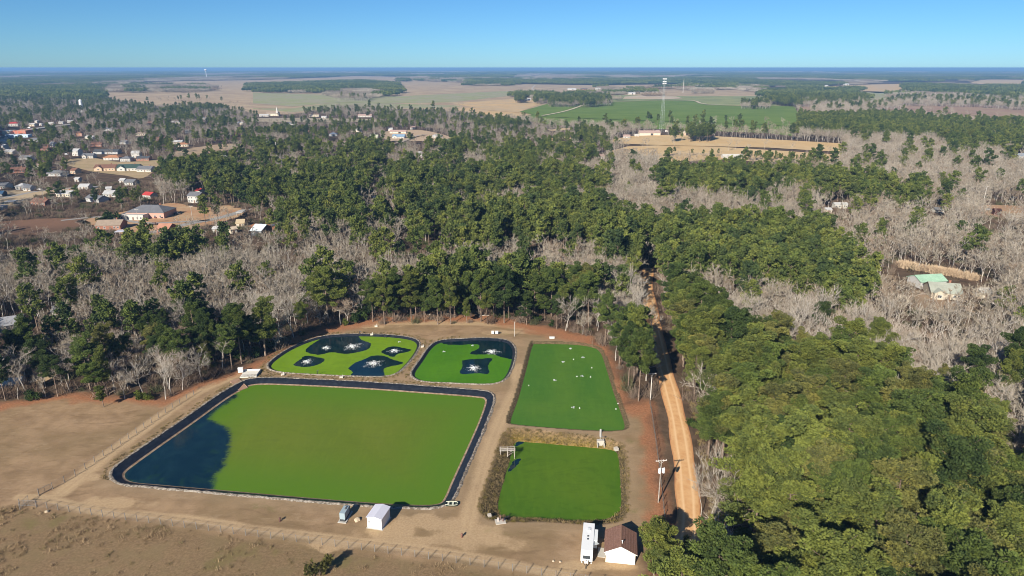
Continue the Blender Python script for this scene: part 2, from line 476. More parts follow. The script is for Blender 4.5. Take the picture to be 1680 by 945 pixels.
# ------------------------------------------------------------------ water with its film of duckweed
for k, p in PONDS.items():
    c1, c2 = ALGAE[k]
    zw = -p['h']
    shore = (p['d'] > 0.15)
    cell = shore[:-1, :-1] | shore[1:, 1:] | shore[:-1, 1:] | shore[1:, :-1]
    q = Fq[:(nx - 1) * (ny - 1)][cell.ravel()]
    used = np.unique(q)
    remap = np.full(nx * ny, -1); remap[used] = np.arange(len(used))
    wx, wy = GX.ravel()[used], GY.ravel()[used]
    op = np.full(len(used), -50.0)
    for pl in OPEN[k]:
        op = np.maximum(op, sdf(wx, wy, gp(pl, zw, 4)))
    dsh = p['d'].ravel()[used]
    t = NT('duckweed_water', 0.6, 0.2)
    nn = t.noise(0.55, 6, 0.7); nb = t.noise(0.035, 4, 0.5, vec=t.scaled((1.0, 0.6, 1.0)), dist=0.8); nf = t.noise(0.35, 4, 0.6, vec=t.scaled((2.0, 0.5, 1.0)))
    if k == 'large': nn = t.math('ADD', t.math('MULTIPLY', nn, 0.45), t.math('MULTIPLY', t.noise(0.5, 6, 0.75, vec=t.scaled((0.45, 2.4, 1.0)), dist=0.6), 0.55))
    open_ = t.ss(t.math('ADD', t.attr('open_water'), t.math('MULTIPLY', t.math('SUBTRACT', nn, 0.5), 7.0 if k == 'large' else 1.6)), -0.12 if k != 'large' else -0.3, 0.14 if k != 'large' else 2.2)
    weed = t.mix(t.ss(nb, 0.35, 0.65), c1, c2)
    ns = t.noise(0.11, 6, 0.65, vec=t.scaled((1.0, 2.2, 1.0)), dist=1.6)
    weed = t.mix(t.math('MULTIPLY', t.ss(ns, 0.46, 0.66), 0.38 if k in ('south', 'west') else 0.24), weed, tuple(x * .72 for x in c2))
    weed = t.mix(t.math('MULTIPLY', t.ss(nf, 0.45, 0.7), 0.22), weed, tuple(x * 1.3 for x in c1))
    weed = t.mix(t.math('MULTIPLY', t.math('SUBTRACT', 1.0, t.ss(t.attr('shore'), p.get('w', 0) + 0.3, p.get('w', 0) + (26.0 if k == 'large' else 5.0))), 0.9 if k == 'large' else 0.45), weed, (0.078,0.168,0.011) if k == 'large' else tuple(x * 1.05 for x in c2))
    dark = t.mix(t.ss(t.noise(0.25, 3), 0.4, 0.7), (0.003,0.016,0.024), (0.006,0.024,0.032))
    if k == 'large':
        scum = t.math('MULTIPLY', t.ss(t.noise(0.22, 5, 0.6, dist=1.0), 0.5, 0.75), 0.55)
        dark = t.mix(t.math('MULTIPLY', scum, t.ss(t.attr('open_water'), 14.0, 1.0)), dark, (0.020,0.060,0.016))
    t.ln(t.mix(open_, weed, dark), t.b.inputs['Base Color'])
    t.ln(t.math('SUBTRACT', 0.62, t.math('MULTIPLY', open_, 0.56)), t.b.inputs['Roughness'])
    t.ln(t.math('ADD', 0.12, t.math('MULTIPLY', open_, 0.38)), t.b.inputs['Specular IOR Level'])
    t.bump(t.math('ADD', t.math('MULTIPLY', t.noise(2.2, 3, 0.6), open_), t.math('MULTIPLY', t.noise(6.0, 2), 0.25)), 0.12, 0.08)
    me = np_mesh('pond_water', np.stack([wx, wy, np.full(len(used), zw)], 1), remap[q], [t.m], attrs=dict(open_water=op, shore=dsh))
    tag(link('pond_water', me), kind='structure')

# ------------------------------------------------------------------ black plastic liners with their stony lips
t = NT('liner_plastic', 0.42, 0.45)
nl = t.noise(0.8, 5, 0.7, vec=t.scaled((1, 1, 0.2)))
LINER = t.base(t.mix(t.ss(nl, 0.4, 0.75), (0.010,0.013,0.020), (0.028,0.033,0.044)))
t.bump(t.noise(1.1, 4), 0.5, 0.15)
t = NT('liner_lip', 0.95, 0.1)
nl = t.noise(1.4, 5, 0.75)
LIP = t.base(t.mix(t.ss(nl, 0.40, 0.62), (0.12,0.098,0.075), (0.36,0.32,0.27)))
t = NT('scum_line', 0.9, 0.1)
SCUM = t.base(t.mix(t.ss(t.noise(0.9, 4), 0.35, 0.7), (0.20,0.13,0.085), (0.36,0.27,0.19)))
def ring(loop_defs, name, mat, parent, jag=None):
    n = len(loop_defs[0][0]); Vv = []; 
    for P, z in loop_defs:
        for i in range(n): Vv.append((P[i][0], P[i][1], z if np.isscalar(z) else z[i]))
    Fv = [(a * n + i, a * n + (i + 1) % n, (a + 1) * n + (i + 1) % n, (a + 1) * n + i) for a in range(len(loop_defs) - 1) for i in range(n)]
    return link(name, np_mesh(name, Vv, Fv, [mat]), parent)
LINER_LABEL = {'large': 'wide black plastic liner round the largest pond', 'west': 'black liner edge round the left fountain pond', 'mid': 'black liner edge round the smaller fountain pond'}
for k, p in PONDS.items():
    if not p['liner']: continue
    Pd = p['R']
    # resample evenly
    cl = np.concatenate([Pd, Pd[:1]]); sl_ = np.concatenate([[0], np.cumsum(np.linalg.norm(np.diff(cl, axis=0), axis=1))])
    m = int(sl_[-1] / 0.7)
    u = np.linspace(0, sl_[-1], m, endpoint=False)
    Pd = np.stack([np.interp(u, sl_, cl[:, 0]), np.interp(u, sl_, cl[:, 1])], 1)
    for _ in range(3): Pd = (np.roll(Pd, 1, 0) + 2 * Pd + np.roll(Pd, -1, 0)) / 4
    root = thing('pond_liner', LINER_LABEL[k], 'pond liner')
    w, h = p['w'], p['h']
    wob = (rng.random((m, 1)) - .5) * .25
    ring([(offset_loop(Pd, -0.35), -0.05), (offset_loop(Pd, -0.3), 0.13), (offset_loop(Pd, 0.0), 0.14), (offset_loop(Pd, w * .5), -h * .46), (offset_loop(Pd, w), -h * .97), (offset_loop(Pd, w * 1.35), -h * 1.3)], 'liner_sheet', LINER, root)
    jo = 0.30 + rng.random((m, 1)) * 0.4; ji = -0.05 + rng.random((m, 1)) * (0.35 if k == 'large' else 0.12)
    Nn = offset_loop(Pd, 1.0) - Pd
    ring([(Pd - Nn * (jo + .25), 0.02), (Pd - Nn * jo, 0.15 + rng.random(m) * .10), (Pd - Nn * (-ji) * 0 - Nn * (0.25 - ji), 0.2 + rng.random(m) * .12), (Pd + Nn * ji, 0.15)], 'stone_lip', LIP, root)
    if k == 'large':
        ring([(offset_loop(Pd, w - .30), -h + .20), (offset_loop(Pd, w + .02), -h + .065), (offset_loop(Pd, w + .3), -h + .012)], 'scum_line', SCUM, root)

# ------------------------------------------------------------------ the dirt road
t = NT('road_sand', 0.95, 0.05)
n1 = t.noise(0.35, 5, 0.6); n2 = t.noise(2.5, 4, 0.7)
ed = t.attr('across')
c = t.mix(t.ss(n1, 0.3, 0.7), (0.54,0.295,0.130), (0.63,0.385,0.190))
c = t.mix(t.math('MULTIPLY', t.ss(ed, 0.25, 0.45), t.math('SUBTRACT', 1.0, t.ss(ed, 0.45, 0.7))), c, (0.70,0.47,0.26))
c = t.mix(t.ss(t.math('ADD', ed, t.math('MULTIPLY', t.math('SUBTRACT', n1, .5), .5)), 0.78, 1.0), c, (0.40,0.19,0.09))
c = t.mix(t.math('MULTIPLY', t.ss(n2, 0.5, 0.8), 0.25), c, (0.46,0.25,0.12))
t.bump(n2, 0.5, 0.1)
ROADM = t.base(c)
Rr = ROAD
Tn = np.gradient(Rr, axis=0); Tn /= np.linalg.norm(Tn, axis=1)[:, None]
Nr = np.stack([-Tn[:, 1], Tn[:, 0]], 1)
prof = [(-3.2, 0.0, 1.0), (-2.6, .10, .82), (-1.6, .15, .55), (-.9, .13, .3), (0, .17, 0.0), (.9, .13, .3), (1.6, .15, .55), (2.6, .10, .82), (3.2, 0.0, 1.0)]
Vv, av = [], []
hw = np.array([0.9 + 0.2 * math.sin(i * .6) * .3 for i in range(len(Rr))])
for o_, z_, a_ in prof:
    for i in range(len(Rr)):
        q = Rr[i] + Nr[i] * o_ * hw[i]; Vv.append((q[0], q[1], z_ + 0.03)); av.append(a_)
n = len(Rr)
Fv = [(a * n + i, a * n + i + 1, (a + 1) * n + i + 1, (a + 1) * n + i) for a in range(len(prof) - 1) for i in range(n - 1)]
tag(link('dirt_road', np_mesh('dirt_road', Vv, Fv, [ROADM], attrs=dict(across=av))), kind='structure')
# ------------------------------------------------------------------ buildings list first (trees keep clear of them): filled in by part e
# (photo x, y of the base centre, half width in px) of open ground to keep in view
# ------------------------------------------------------------------ tree materials
def bark(name, c1, c2):
    t = NT(name, 0.95, 0.05)
    n = t.noise(1.6, 5, 0.7)
    r = t.rand()
    c = t.mix(t.ss(n, 0.3, 0.7), c1, c2)
    c = t.mix(t.math('MULTIPLY', r, 0.35), c, tuple(x * 0.55 for x in c1))
    return t.base(c)
PINE_BARK = bark('pine_bark', (0.150,0.105,0.078), (0.300,0.235,0.185))
BARE_BARK = bark('bare_bark', (0.380,0.345,0.300), (0.630,0.585,0.530))
TWIG = None
def twigmat(name, a, b, c3):
    t = NT(name, 0.95, 0.05)
    r = t.rand()
    r2 = t.math('FRACT', t.math('MULTIPLY', r, 7.31))
    c = t.mix(r, a, b)
    c = t.mix(t.ss(r2, 0.55, 0.95), c, c3)
    n = t.noise(0.35, 3)
    c = t.mix(t.math('MULTIPLY', t.ss(n, 0.4, 0.7), 0.3), c, tuple(x * 0.6 for x in a))
    return t.base(c)
TWIG = twigmat('bare_twigs', (0.285,0.240,0.182), (0.450,0.400,0.328), (0.300,0.225,0.162))
TWIG_FAR = twigmat('bare_twigs_far', (0.220,0.184,0.135), (0.440,0.392,0.318), (0.265,0.200,0.142))
def needlemat(name, individual, f=1.0):
    t = NT(name, 0.75, 0.15)
    r = t.rand()
    r2 = t.math('FRACT', t.math('MULTIPLY', r, 13.7))
    tint = t.attr('tint')
    if individual: base = t.ocol()
    else:
        base = t.mix(r, tuple(x * f for x in (0.114,0.158,0.044)), tuple(x * f for x in (0.190,0.224,0.060)))
        base = t.mix(t.ss(r2, 0.6, 1.0), base, tuple(x * f for x in (0.074,0.112,0.042)))
    c = t.mix(tint, t.mix(1.0, base, (0.62,0.66,0.8), 'MULTIPLY'), t.mix(1.0, base, (1.45,1.36,1.15), 'MULTIPLY'))
    n = t.noise(0.22, 3)
    c = t.mix(t.math('MULTIPLY', t.ss(n, 0.45, 0.7), 0.35), c, t.mix(1.0, c, (1.35,1.1,0.8), 'MULTIPLY'))
    tr = t.n('ShaderNodeBsdfTranslucent'); t.ln(c, tr.inputs[0])
    t.put(t.b.inputs['Base Color'], c)
    mx = t.n('ShaderNodeMixShader'); mx.inputs[0].default_value = 0.38
    o = [n_ for n_ in t.t.nodes if n_.type == 'OUTPUT_MATERIAL'][0]
    t.ln(t.b.outputs[0], mx.inputs[1]); t.ln(tr.outputs[0], mx.inputs[2]); t.ln(mx.outputs[0], o.inputs[0])
    return t.m
NEEDLE = needlemat('pine_needles', True)
NEEDLE_FAR = needlemat('pine_needles_wood', False)

# ------------------------------------------------------------------ tree prototypes
def rand_rot(n, r):
    q = r.normal(size=(n, 4)); q /= np.linalg.norm(q, axis=1)[:, None]
    w, x, y, z = q.T
    return np.stack([np.stack([1-2*(y*y+z*z), 2*(x*y-z*w), 2*(x*z+y*w)], 1), np.stack([2*(x*y+z*w), 1-2*(x*x+z*z), 2*(y*z-x*w)], 1), np.stack([2*(x*z-y*w), 2*(y*z+x*w), 1-2*(x*x+y*y)], 1)], 1)

def tubes(segs, n):
    """segs: list of (p0, p1, r0, r1) -> quads"""
    Vv, Fv = [], []
    for p0, p1, r0, r1 in segs:
        d = Vector(p1) - Vector(p0)
        q = d.to_track_quat('Z', 'Y')
        o = len(Vv)
        for p, r in ((p0, r0), (p1, r1)):
            for k in range(n):
                a = 2 * math.pi * k / n
                Vv.append(Vector(p) + q @ Vector((math.cos(a) * r, math.sin(a) * r, 0)))
        Fv += [(o + k, o + (k + 1) % n, o + n + (k + 1) % n, o + n + k) for k in range(n)]
    return np.array([tuple(v) for v in Vv]).reshape(-1, 3), np.array(Fv).reshape(-1, 4)

def pine_data(seed, tufts=70, tsize=0.36, nbr=36, hgt=21.0, live=0.46, spread=4.0, dense=2.4):
    r = np.random.default_rng(seed)
    segs = []; bx, by = 0.0, 0.0
    K = 8; lean = r.normal(0, 0.5, 2)
    pts = []
    for k in range(K + 1):
        t = k / K
        pts.append(np.array([lean[0] * t * t + 0.12 * math.sin(3 * t + seed), lean[1] * t * t + .12 * math.cos(2 * t + seed), hgt * t]))
    rad = lambda t: 0.26 * (1 - t) ** 0.8 + 0.03
    for k in range(K): segs.append((pts[k], pts[k + 1], rad(k / K), rad((k + 1) / K)))
    def at(t):
        f = min(t, .9999) * K; k = int(f); return pts[k] + (pts[k + 1] - pts[k]) * (f - k)
    cl = []
    ga = r.random() * 6.28
    gap = r.uniform(0, 6.28, 2); peak = r.uniform(.22, .5)
    for b in range(nbr):
        u = (b + r.random()) / nbr
        if r.random() < .10: continue
        t = live + (0.985 - live) * u
        prof = 0.18 + 0.92 * math.sqrt(max(0.0, 1 - ((u - peak) / (1.06 - peak)) ** 2))
        ga += 2.4 + r.normal(0, .5)
        L = spread * prof * (0.5 + 0.75 * r.random()) * (1 - .32 * max(0, math.cos(ga - gap[0])) ** 2)
        up = 0.0 + 0.95 * u * u + r.normal(0, .12)
        d = np.array([math.cos(ga) * math.cos(up), math.sin(ga) * math.cos(up), math.sin(up)])
        p0 = at(t); p1 = p0 + d * L * 0.55; p2 = p1 + (d + np.array([0, 0, .25])) * L * 0.45
        segs.append((p0, p1, 0.075 * (1.1 - .6 * u), 0.045)); segs.append((p1, p2, 0.045, 0.012))
        m = max(1, int(round(dense * (0.5 + L / spread))))
        for j in range(m):
            f = 0.42 + 0.62 * (j + r.random() * .8) / m
            c = p0 + (p2 - p0) * f + r.normal(0, 0.32, 3) * np.array([1, 1, .5])
            cl.append((c, (0.62 + 0.62 * r.random()) * (0.75 + 0.35 * L / spread)))
    cl.append((at(0.99), 0.7)); cl.append((at(0.94), 0.9))
    # some dead stubs low on the trunk
    for b in range(7):
        t = r.uniform(0.25, live); a = r.random() * 6.28; L = r.uniform(.5, 1.7)
        p0 = at(t); segs.append((p0, p0 + np.array([math.cos(a) * L, math.sin(a) * L, r.uniform(-.3, .3)]), 0.04, 0.01))
    P, S, T = [], [], []
    for c, rr in cl:
        k = max(5, int(tufts * (rr / 0.85) ** 2 * r.uniform(.8, 1.2)))
        d = r.normal(size=(k, 3)); d /= np.linalg.norm(d, axis=1)[:, None]
        rad_ = rr * (0.45 + 0.55 * r.random(k) ** 0.5)[:, None]
        q = c + d * rad_ * np.array([1.08, 1.08, 0.80])
        P.append(q); S.append(np.full(k, tsize) * r.uniform(.7, 1.3, k)); T.append(np.clip(r.normal(r.random(), 0.16, k), 0, 1))
        dirs = d
        P[-1] = (q, d)
    Q = np.concatenate([p[0] for p in P]); D = np.concatenate([p[1] for p in P]); S = np.concatenate(S); T = np.concatenate(T)
    n = len(Q)
    # each tuft: a slim kite whose long axis points outward and up, facing mostly along the clump's own normal
    A = D + np.array([0, 0, 0.35]) + r.normal(0, .55, (n, 3)); A /= np.linalg.norm(A, axis=1)[:, None]
    B = np.cross(A, r.normal(size=(n, 3))); B /= np.linalg.norm(B, axis=1)[:, None] + 1e-9
    v = np.stack([Q - A * S[:, None] * .5, Q + B * S[:, None] * .42, Q + A * S[:, None] * .75, Q - B * S[:, None] * .42], 1).reshape(-1, 3)
    f = np.arange(4 * n).reshape(n, 4)
    return segs, v, f, np.repeat(T, 4)

def bare_data(seed, hgt=17.0, twigs=1500, tw=0.045, levels=4, fork=0.38, spread=1.0, n=5):
    r = np.random.default_rng(seed)
    segs, ends = [], []
    def grow(p, d, L, rad, lv):
        d = d / np.linalg.norm(d)
        k = 2 if lv > 1 else 3
        for j in range(k):
            e = p + d * L / k
            r2 = rad * (0.86 if j < k - 1 else 0.78)
            segs.append((p, e, rad, r2, lv)); p = e; rad = r2
            d = d + r.normal(0, 0.10 + 0.03 * lv, 3) + np.array([0, 0, 0.05]); d /= np.linalg.norm(d)
            if lv >= 1 and j < k - 1 and r.random() < 0.75:
                side(p, d, L * 0.55, rad * .55, lv + 1)
        if lv >= levels:
            ends.append((p, d, L)); return
        m = 2 if r.random() < .55 else 3
        a0 = r.random() * 6.28
        for j in range(m):
            a = a0 + j * 6.28 / m + r.normal(0, .3)
            s_ = (0.42 + 0.22 * r.random()) * spread
            u = np.cross(d, [math.cos(a), math.sin(a), .3]); u /= np.linalg.norm(u) + 1e-9
            grow(p, d * math.cos(s_) + u * math.sin(s_) + np.array([0, 0, .12]), L * r.uniform(.62, .82), rad * (.72 if m == 2 else .62), lv + 1)
    def side(p, d, L, rad, lv):
        if lv > levels: ends.append((p, d, L)); return
        u = r.normal(size=3); u -= d * np.dot(u, d); u /= np.linalg.norm(u)
        grow(p, d * .55 + u * .75 + np.array([0, 0, .2]), L, rad, lv)
    grow(np.zeros(3), np.array([r.normal(0, .05), r.normal(0, .05), 1.0]), hgt * fork, 0.20, 0)
    # twigs as thin flat slivers round the branch ends and outer limbs
    src = [(s[0] + (s[1] - s[0]) * r.random(), s[1] - s[0]) for s in segs if s[4] >= levels - 1 for _ in range(2)] + [(e[0], e[1] * e[2]) for e in ends for _ in range(3)]
    pick = r.integers(0, len(src), twigs)
    P = np.array([src[i][0] for i in pick]); D = np.array([src[i][1] / (np.linalg.norm(src[i][1]) + 1e-9) for i in pick])
    A = D * .8 + r.normal(0, .55, (twigs, 3)) + np.array([0, 0, .25]); A /= np.linalg.norm(A, axis=1)[:, None]
    L = r.uniform(.5, 1.7, twigs)[:, None] * hgt / 17
    B = np.cross(A, r.normal(size=(twigs, 3))); B /= np.linalg.norm(B, axis=1)[:, None] + 1e-9
    w = tw
    v = np.stack([P - B * w * .5, P + B * w * .5, P + A * L + B * w * .15, P + A * L - B * w * .15], 1).reshape(-1, 3)
    f = np.arange(4 * twigs).reshape(twigs, 4)
    zmax = max(v[:, 2].max(), 1)
    sc = hgt / zmax
    tr = [(s[0] * sc, s[1] * sc, s[2], s[3]) for s in segs if s[4] <= 1]
    br = [(s[0] * sc, s[1] * sc, max(s[2] * 1.4, .055), max(s[3] * 1.3, .04)) for s in segs if s[4] > 1]
    return tr, br, v * sc, f

def cat(*parts):
    Vs, Fs, M, T = [], [], [], []; o = 0
    for v, f, m, tt in parts:
        if len(v) == 0: continue
        Vs.append(v); Fs.append(f + o); M.append(np.full(len(f), m)); T.append(np.full(len(v), 0.5) if tt is None else tt); o += len(v)
    return np.concatenate(Vs), np.concatenate(Fs), np.concatenate(M), np.concatenate(T)

NP, NB = 12, 9
PINE_T, PINE_C, PINE_H = [], [], []
for i in range(NP):
    segs, v, f, tt = pine_data(100 + i, tufts=150, tsize=0.29, nbr=[34, 40, 30, 44, 36, 42, 28, 38][i % 8], hgt=[21, 22, 19.5, 23, 21, 22.5, 18, 21][i % 8], live=[.48, .42, .52, .46, .36, .5, .40, .55, .33, .60, .45, .38][i], spread=[3.9, 3.4, 4.6, 3.8, 4.2, 4.0, 4.5, 4.1, 3.2, 4.8, 3.6, 5.0][i])
    tv, tf = tubes(segs, 6)
    PINE_T.append(np_mesh('pine_trunk', tv, tf, [PINE_BARK]))
    PINE_C.append(np_mesh('pine_crown', v, f, [NEEDLE], attrs=dict(tint=tt)))
    PINE_H.append(v[:, 2].max())
BARE_T, BARE_C, BARE_H = [], [], []
for i in range(NB):
    tr, br, v, f = bare_data(300 + i, hgt=[17, 18.5, 16, 19, 15, 17.5, 16.5, 18, 14][i], twigs=1500, tw=0.042, levels=4, fork=[.36, .42, .30, .46, .26, .38, .34, .44, .24][i], spread=[1, .85, 1.15, .75, 1.25, .95, 1.1, .8, 1.2][i])
    tv, tf = tubes(tr, 6)
    bv, bf = tubes(br, 3)
    Vv, Fv, M, _ = cat((bv, bf, 0, None), (v, f, 1, None))
    BARE_H.append(max(Vv[:, 2].max(), 1.0))
    BARE_T.append(np_mesh('bare_trunk', tv, tf, [BARE_BARK]))
    BARE_C.append(np_mesh('bare_crown', Vv, Fv, [BARE_BARK, TWIG], mat_idx=M))

# simpler trees, and patches of far canopy, that the massed woods are made of
protos_pine = bpy.data.collections.new('pine_wood_kit'); protos_bare = bpy.data.collections.new('bare_wood_kit'); protos_under = bpy.data.collections.new('undergrowth_kit')
def proto(colx, name, me):
    o = bpy.data.objects.new(name, me); colx.objects.link(o); return o
for i in range(6):
    segs, v, f, tt = pine_data(500 + i, tufts=22, tsize=0.78, nbr=26, hgt=20 + (i % 3), live=.42 + .03 * (i % 4), spread=4.1, dense=1.7)
    tv, tf = tubes([s for s in segs if s[2] > .05], 5)
    Vv, Fv, M, T = cat((tv, tf, 0, None), (v, f, 1, tt))
    proto(protos_pine, 'pa_%d' % i, np_mesh('pine_tree', Vv, Fv, [PINE_BARK, NEEDLE_FAR], mat_idx=M, attrs=dict(tint=T)))
for i in range(6):
    tr, br, v, f = bare_data(700 + i, hgt=15.5 + (i % 3) * 1.3, twigs=650, tw=0.10, levels=3, fork=.34 + .04 * (i % 3), spread=1 + .1 * (i % 2))
    tv, tf = tubes(tr, 4); bv, bf = tubes(br, 3)
    Vv, Fv, M, _ = cat((tv, tf, 0, None), (bv, bf, 0, None), (v, f, 1, None))
    proto(protos_bare, 'pa_%d' % i, np_mesh('bare_tree', Vv, Fv, [BARE_BARK, TWIG_FAR], mat_idx=M))
def canopy_patch(seed, size, n, pine):
    r = np.random.default_rng(seed)
    Vs, Fs, Ts = [], [], []; o = 0
    for k in range(n):
        cx, cy = r.uniform(-size / 2, size / 2, 2)
        h = r.uniform(13, 22) if pine else r.uniform(10, 17)
        q = 30 if pine else 40
        d = r.normal(size=(q, 3)); d /= np.linalg.norm(d, axis=1)[:, None]
        rr = r.uniform(3.4, 5.2)
        P = np.array([cx, cy, h * (.68 if pine else .6)]) + d * np.array([rr, rr, h * .36]) * r.uniform(.55, 1, (q, 1))
        A = np.cross(d, r.normal(size=(q, 3))); A /= np.linalg.norm(A, axis=1)[:, None]
        Bv = np.cross(d + r.normal(0, .4, (q, 3)), A); Bv /= np.linalg.norm(Bv, axis=1)[:, None]
        s = r.uniform(1.0, 2.0, (q, 1)) if pine else r.uniform(.9, 1.7, (q, 1))
        Vs.append(np.stack([P - A * s, P - Bv * s * (1 if pine else .3), P + A * s, P + Bv * s * (1 if pine else .3)], 1).reshape(-1, 3))
        Fs.append(np.arange(4 * q).reshape(q, 4) + o); o += 4 * q
        Ts.append(np.full(4 * q, np.clip(r.normal(.5, .25), 0, 1)))
    return np.concatenate(Vs), np.concatenate(Fs), np.concatenate(Ts)
PATCH, PATCH2 = 70.0, 170.0
for i in range(3):
    v, f, tt = canopy_patch(900 + i, PATCH * 1.08, 95, True)
    proto(protos_pine, 'pb_%d' % i, np_mesh('pine_patch', v, f, [NEEDLE_FAR], attrs=dict(tint=tt)))
    v, f, tt = canopy_patch(930 + i, PATCH * 1.08, 110, False)
    proto(protos_bare, 'pb_%d' % i, np_mesh('bare_patch', v, f, [TWIG_FAR]))
for i in range(2):
    v, f, tt = canopy_patch(960 + i, PATCH2 * 1.08, 380, True)
    proto(protos_pine, 'pc_%d' % i, np_mesh('pine_patch', v, f, [NEEDLE_FAR], attrs=dict(tint=tt)))
    v, f, tt = canopy_patch(980 + i, PATCH2 * 1.08, 420, False)
    proto(protos_bare, 'pc_%d' % i, np_mesh('bare_patch', v, f, [TWIG_FAR]))

def scatter(name, pts, colx):
    """pts rows: x, y, z, rot, scale, index -> ONE object that instances the kit's members"""
    pts = np.asarray(pts, np.float32)
    me = bpy.data.meshes.new(name)
    me.vertices.add(len(pts)); me.vertices.foreach_set('co', pts[:, :3].ravel())
    for an, c in (('rot', 3), ('scl', 4)):
        a = me.attributes.new(an, 'FLOAT', 'POINT'); a.data.foreach_set('value', np.ascontiguousarray(pts[:, c]))
    a = me.attributes.new('pick', 'INT', 'POINT'); a.data.foreach_set('value', pts[:, 5].astype(np.int32))
    o = link(name, me)
    g = bpy.data.node_groups.new(name, 'GeometryNodeTree')
    g.interface.new_socket('Geometry', in_out='INPUT', socket_type='NodeSocketGeometry')
    g.interface.new_socket('Geometry', in_out='OUTPUT', socket_type='NodeSocketGeometry')
    N = g.nodes.new; L = g.links.new
    gi, go = N('NodeGroupInput'), N('NodeGroupOutput')
    ip = N('GeometryNodeInstanceOnPoints'); ci = N('GeometryNodeCollectionInfo')
    ci.inputs['Collection'].default_value = colx
    ci.inputs['Separate Children'].default_value = True; ci.inputs['Reset Children'].default_value = True
    def na(nm, ty):
        x = N('GeometryNodeInputNamedAttribute'); x.data_type = ty; x.inputs['Name'].default_value = nm
        return [s_ for s_ in x.outputs if s_.enabled and s_.name == 'Attribute'][0]
    cx = N('ShaderNodeCombineXYZ'); L(na('rot', 'FLOAT'), cx.inputs[2])
    L(gi.outputs[0], ip.inputs['Points']); L(ci.outputs[0], ip.inputs['Instance'])
    ip.inputs['Pick Instance'].default_value = True
    L(na('pick', 'INT'), ip.inputs['Instance Index'])
    L(cx.outputs[0], ip.inputs['Rotation']); L(na('scl', 'FLOAT'), ip.inputs['Scale'])
    L(ip.outputs[0], go.inputs[0])
    md = o.modifiers.new('scatter', 'NODES'); md.node_group = g
    return o
# ------------------------------------------------------------------ buildings of the town and the farms, as seen in the photograph
WH = (0.50,0.485,0.45); CRM = (0.62,0.55,0.43); BRK = (0.32,0.15,0.10); TANW = (0.50,0.38,0.27); GRYW = (0.42,0.42,0.42)
RG = (0.16,0.165,0.18); RD = (0.075,0.08,0.09); RB = (0.20,0.105,0.075); RO = (0.40,0.19,0.10); RR = (0.45,0.055,0.05); RW = (0.47,0.47,0.47); RT = (0.33,0.26,0.20); RBL = (0.22,0.33,0.46); RGN = (0.05,0.085,0.075); RMG = (0.33,0.52,0.38); RP = (0.42,0.30,0.26)
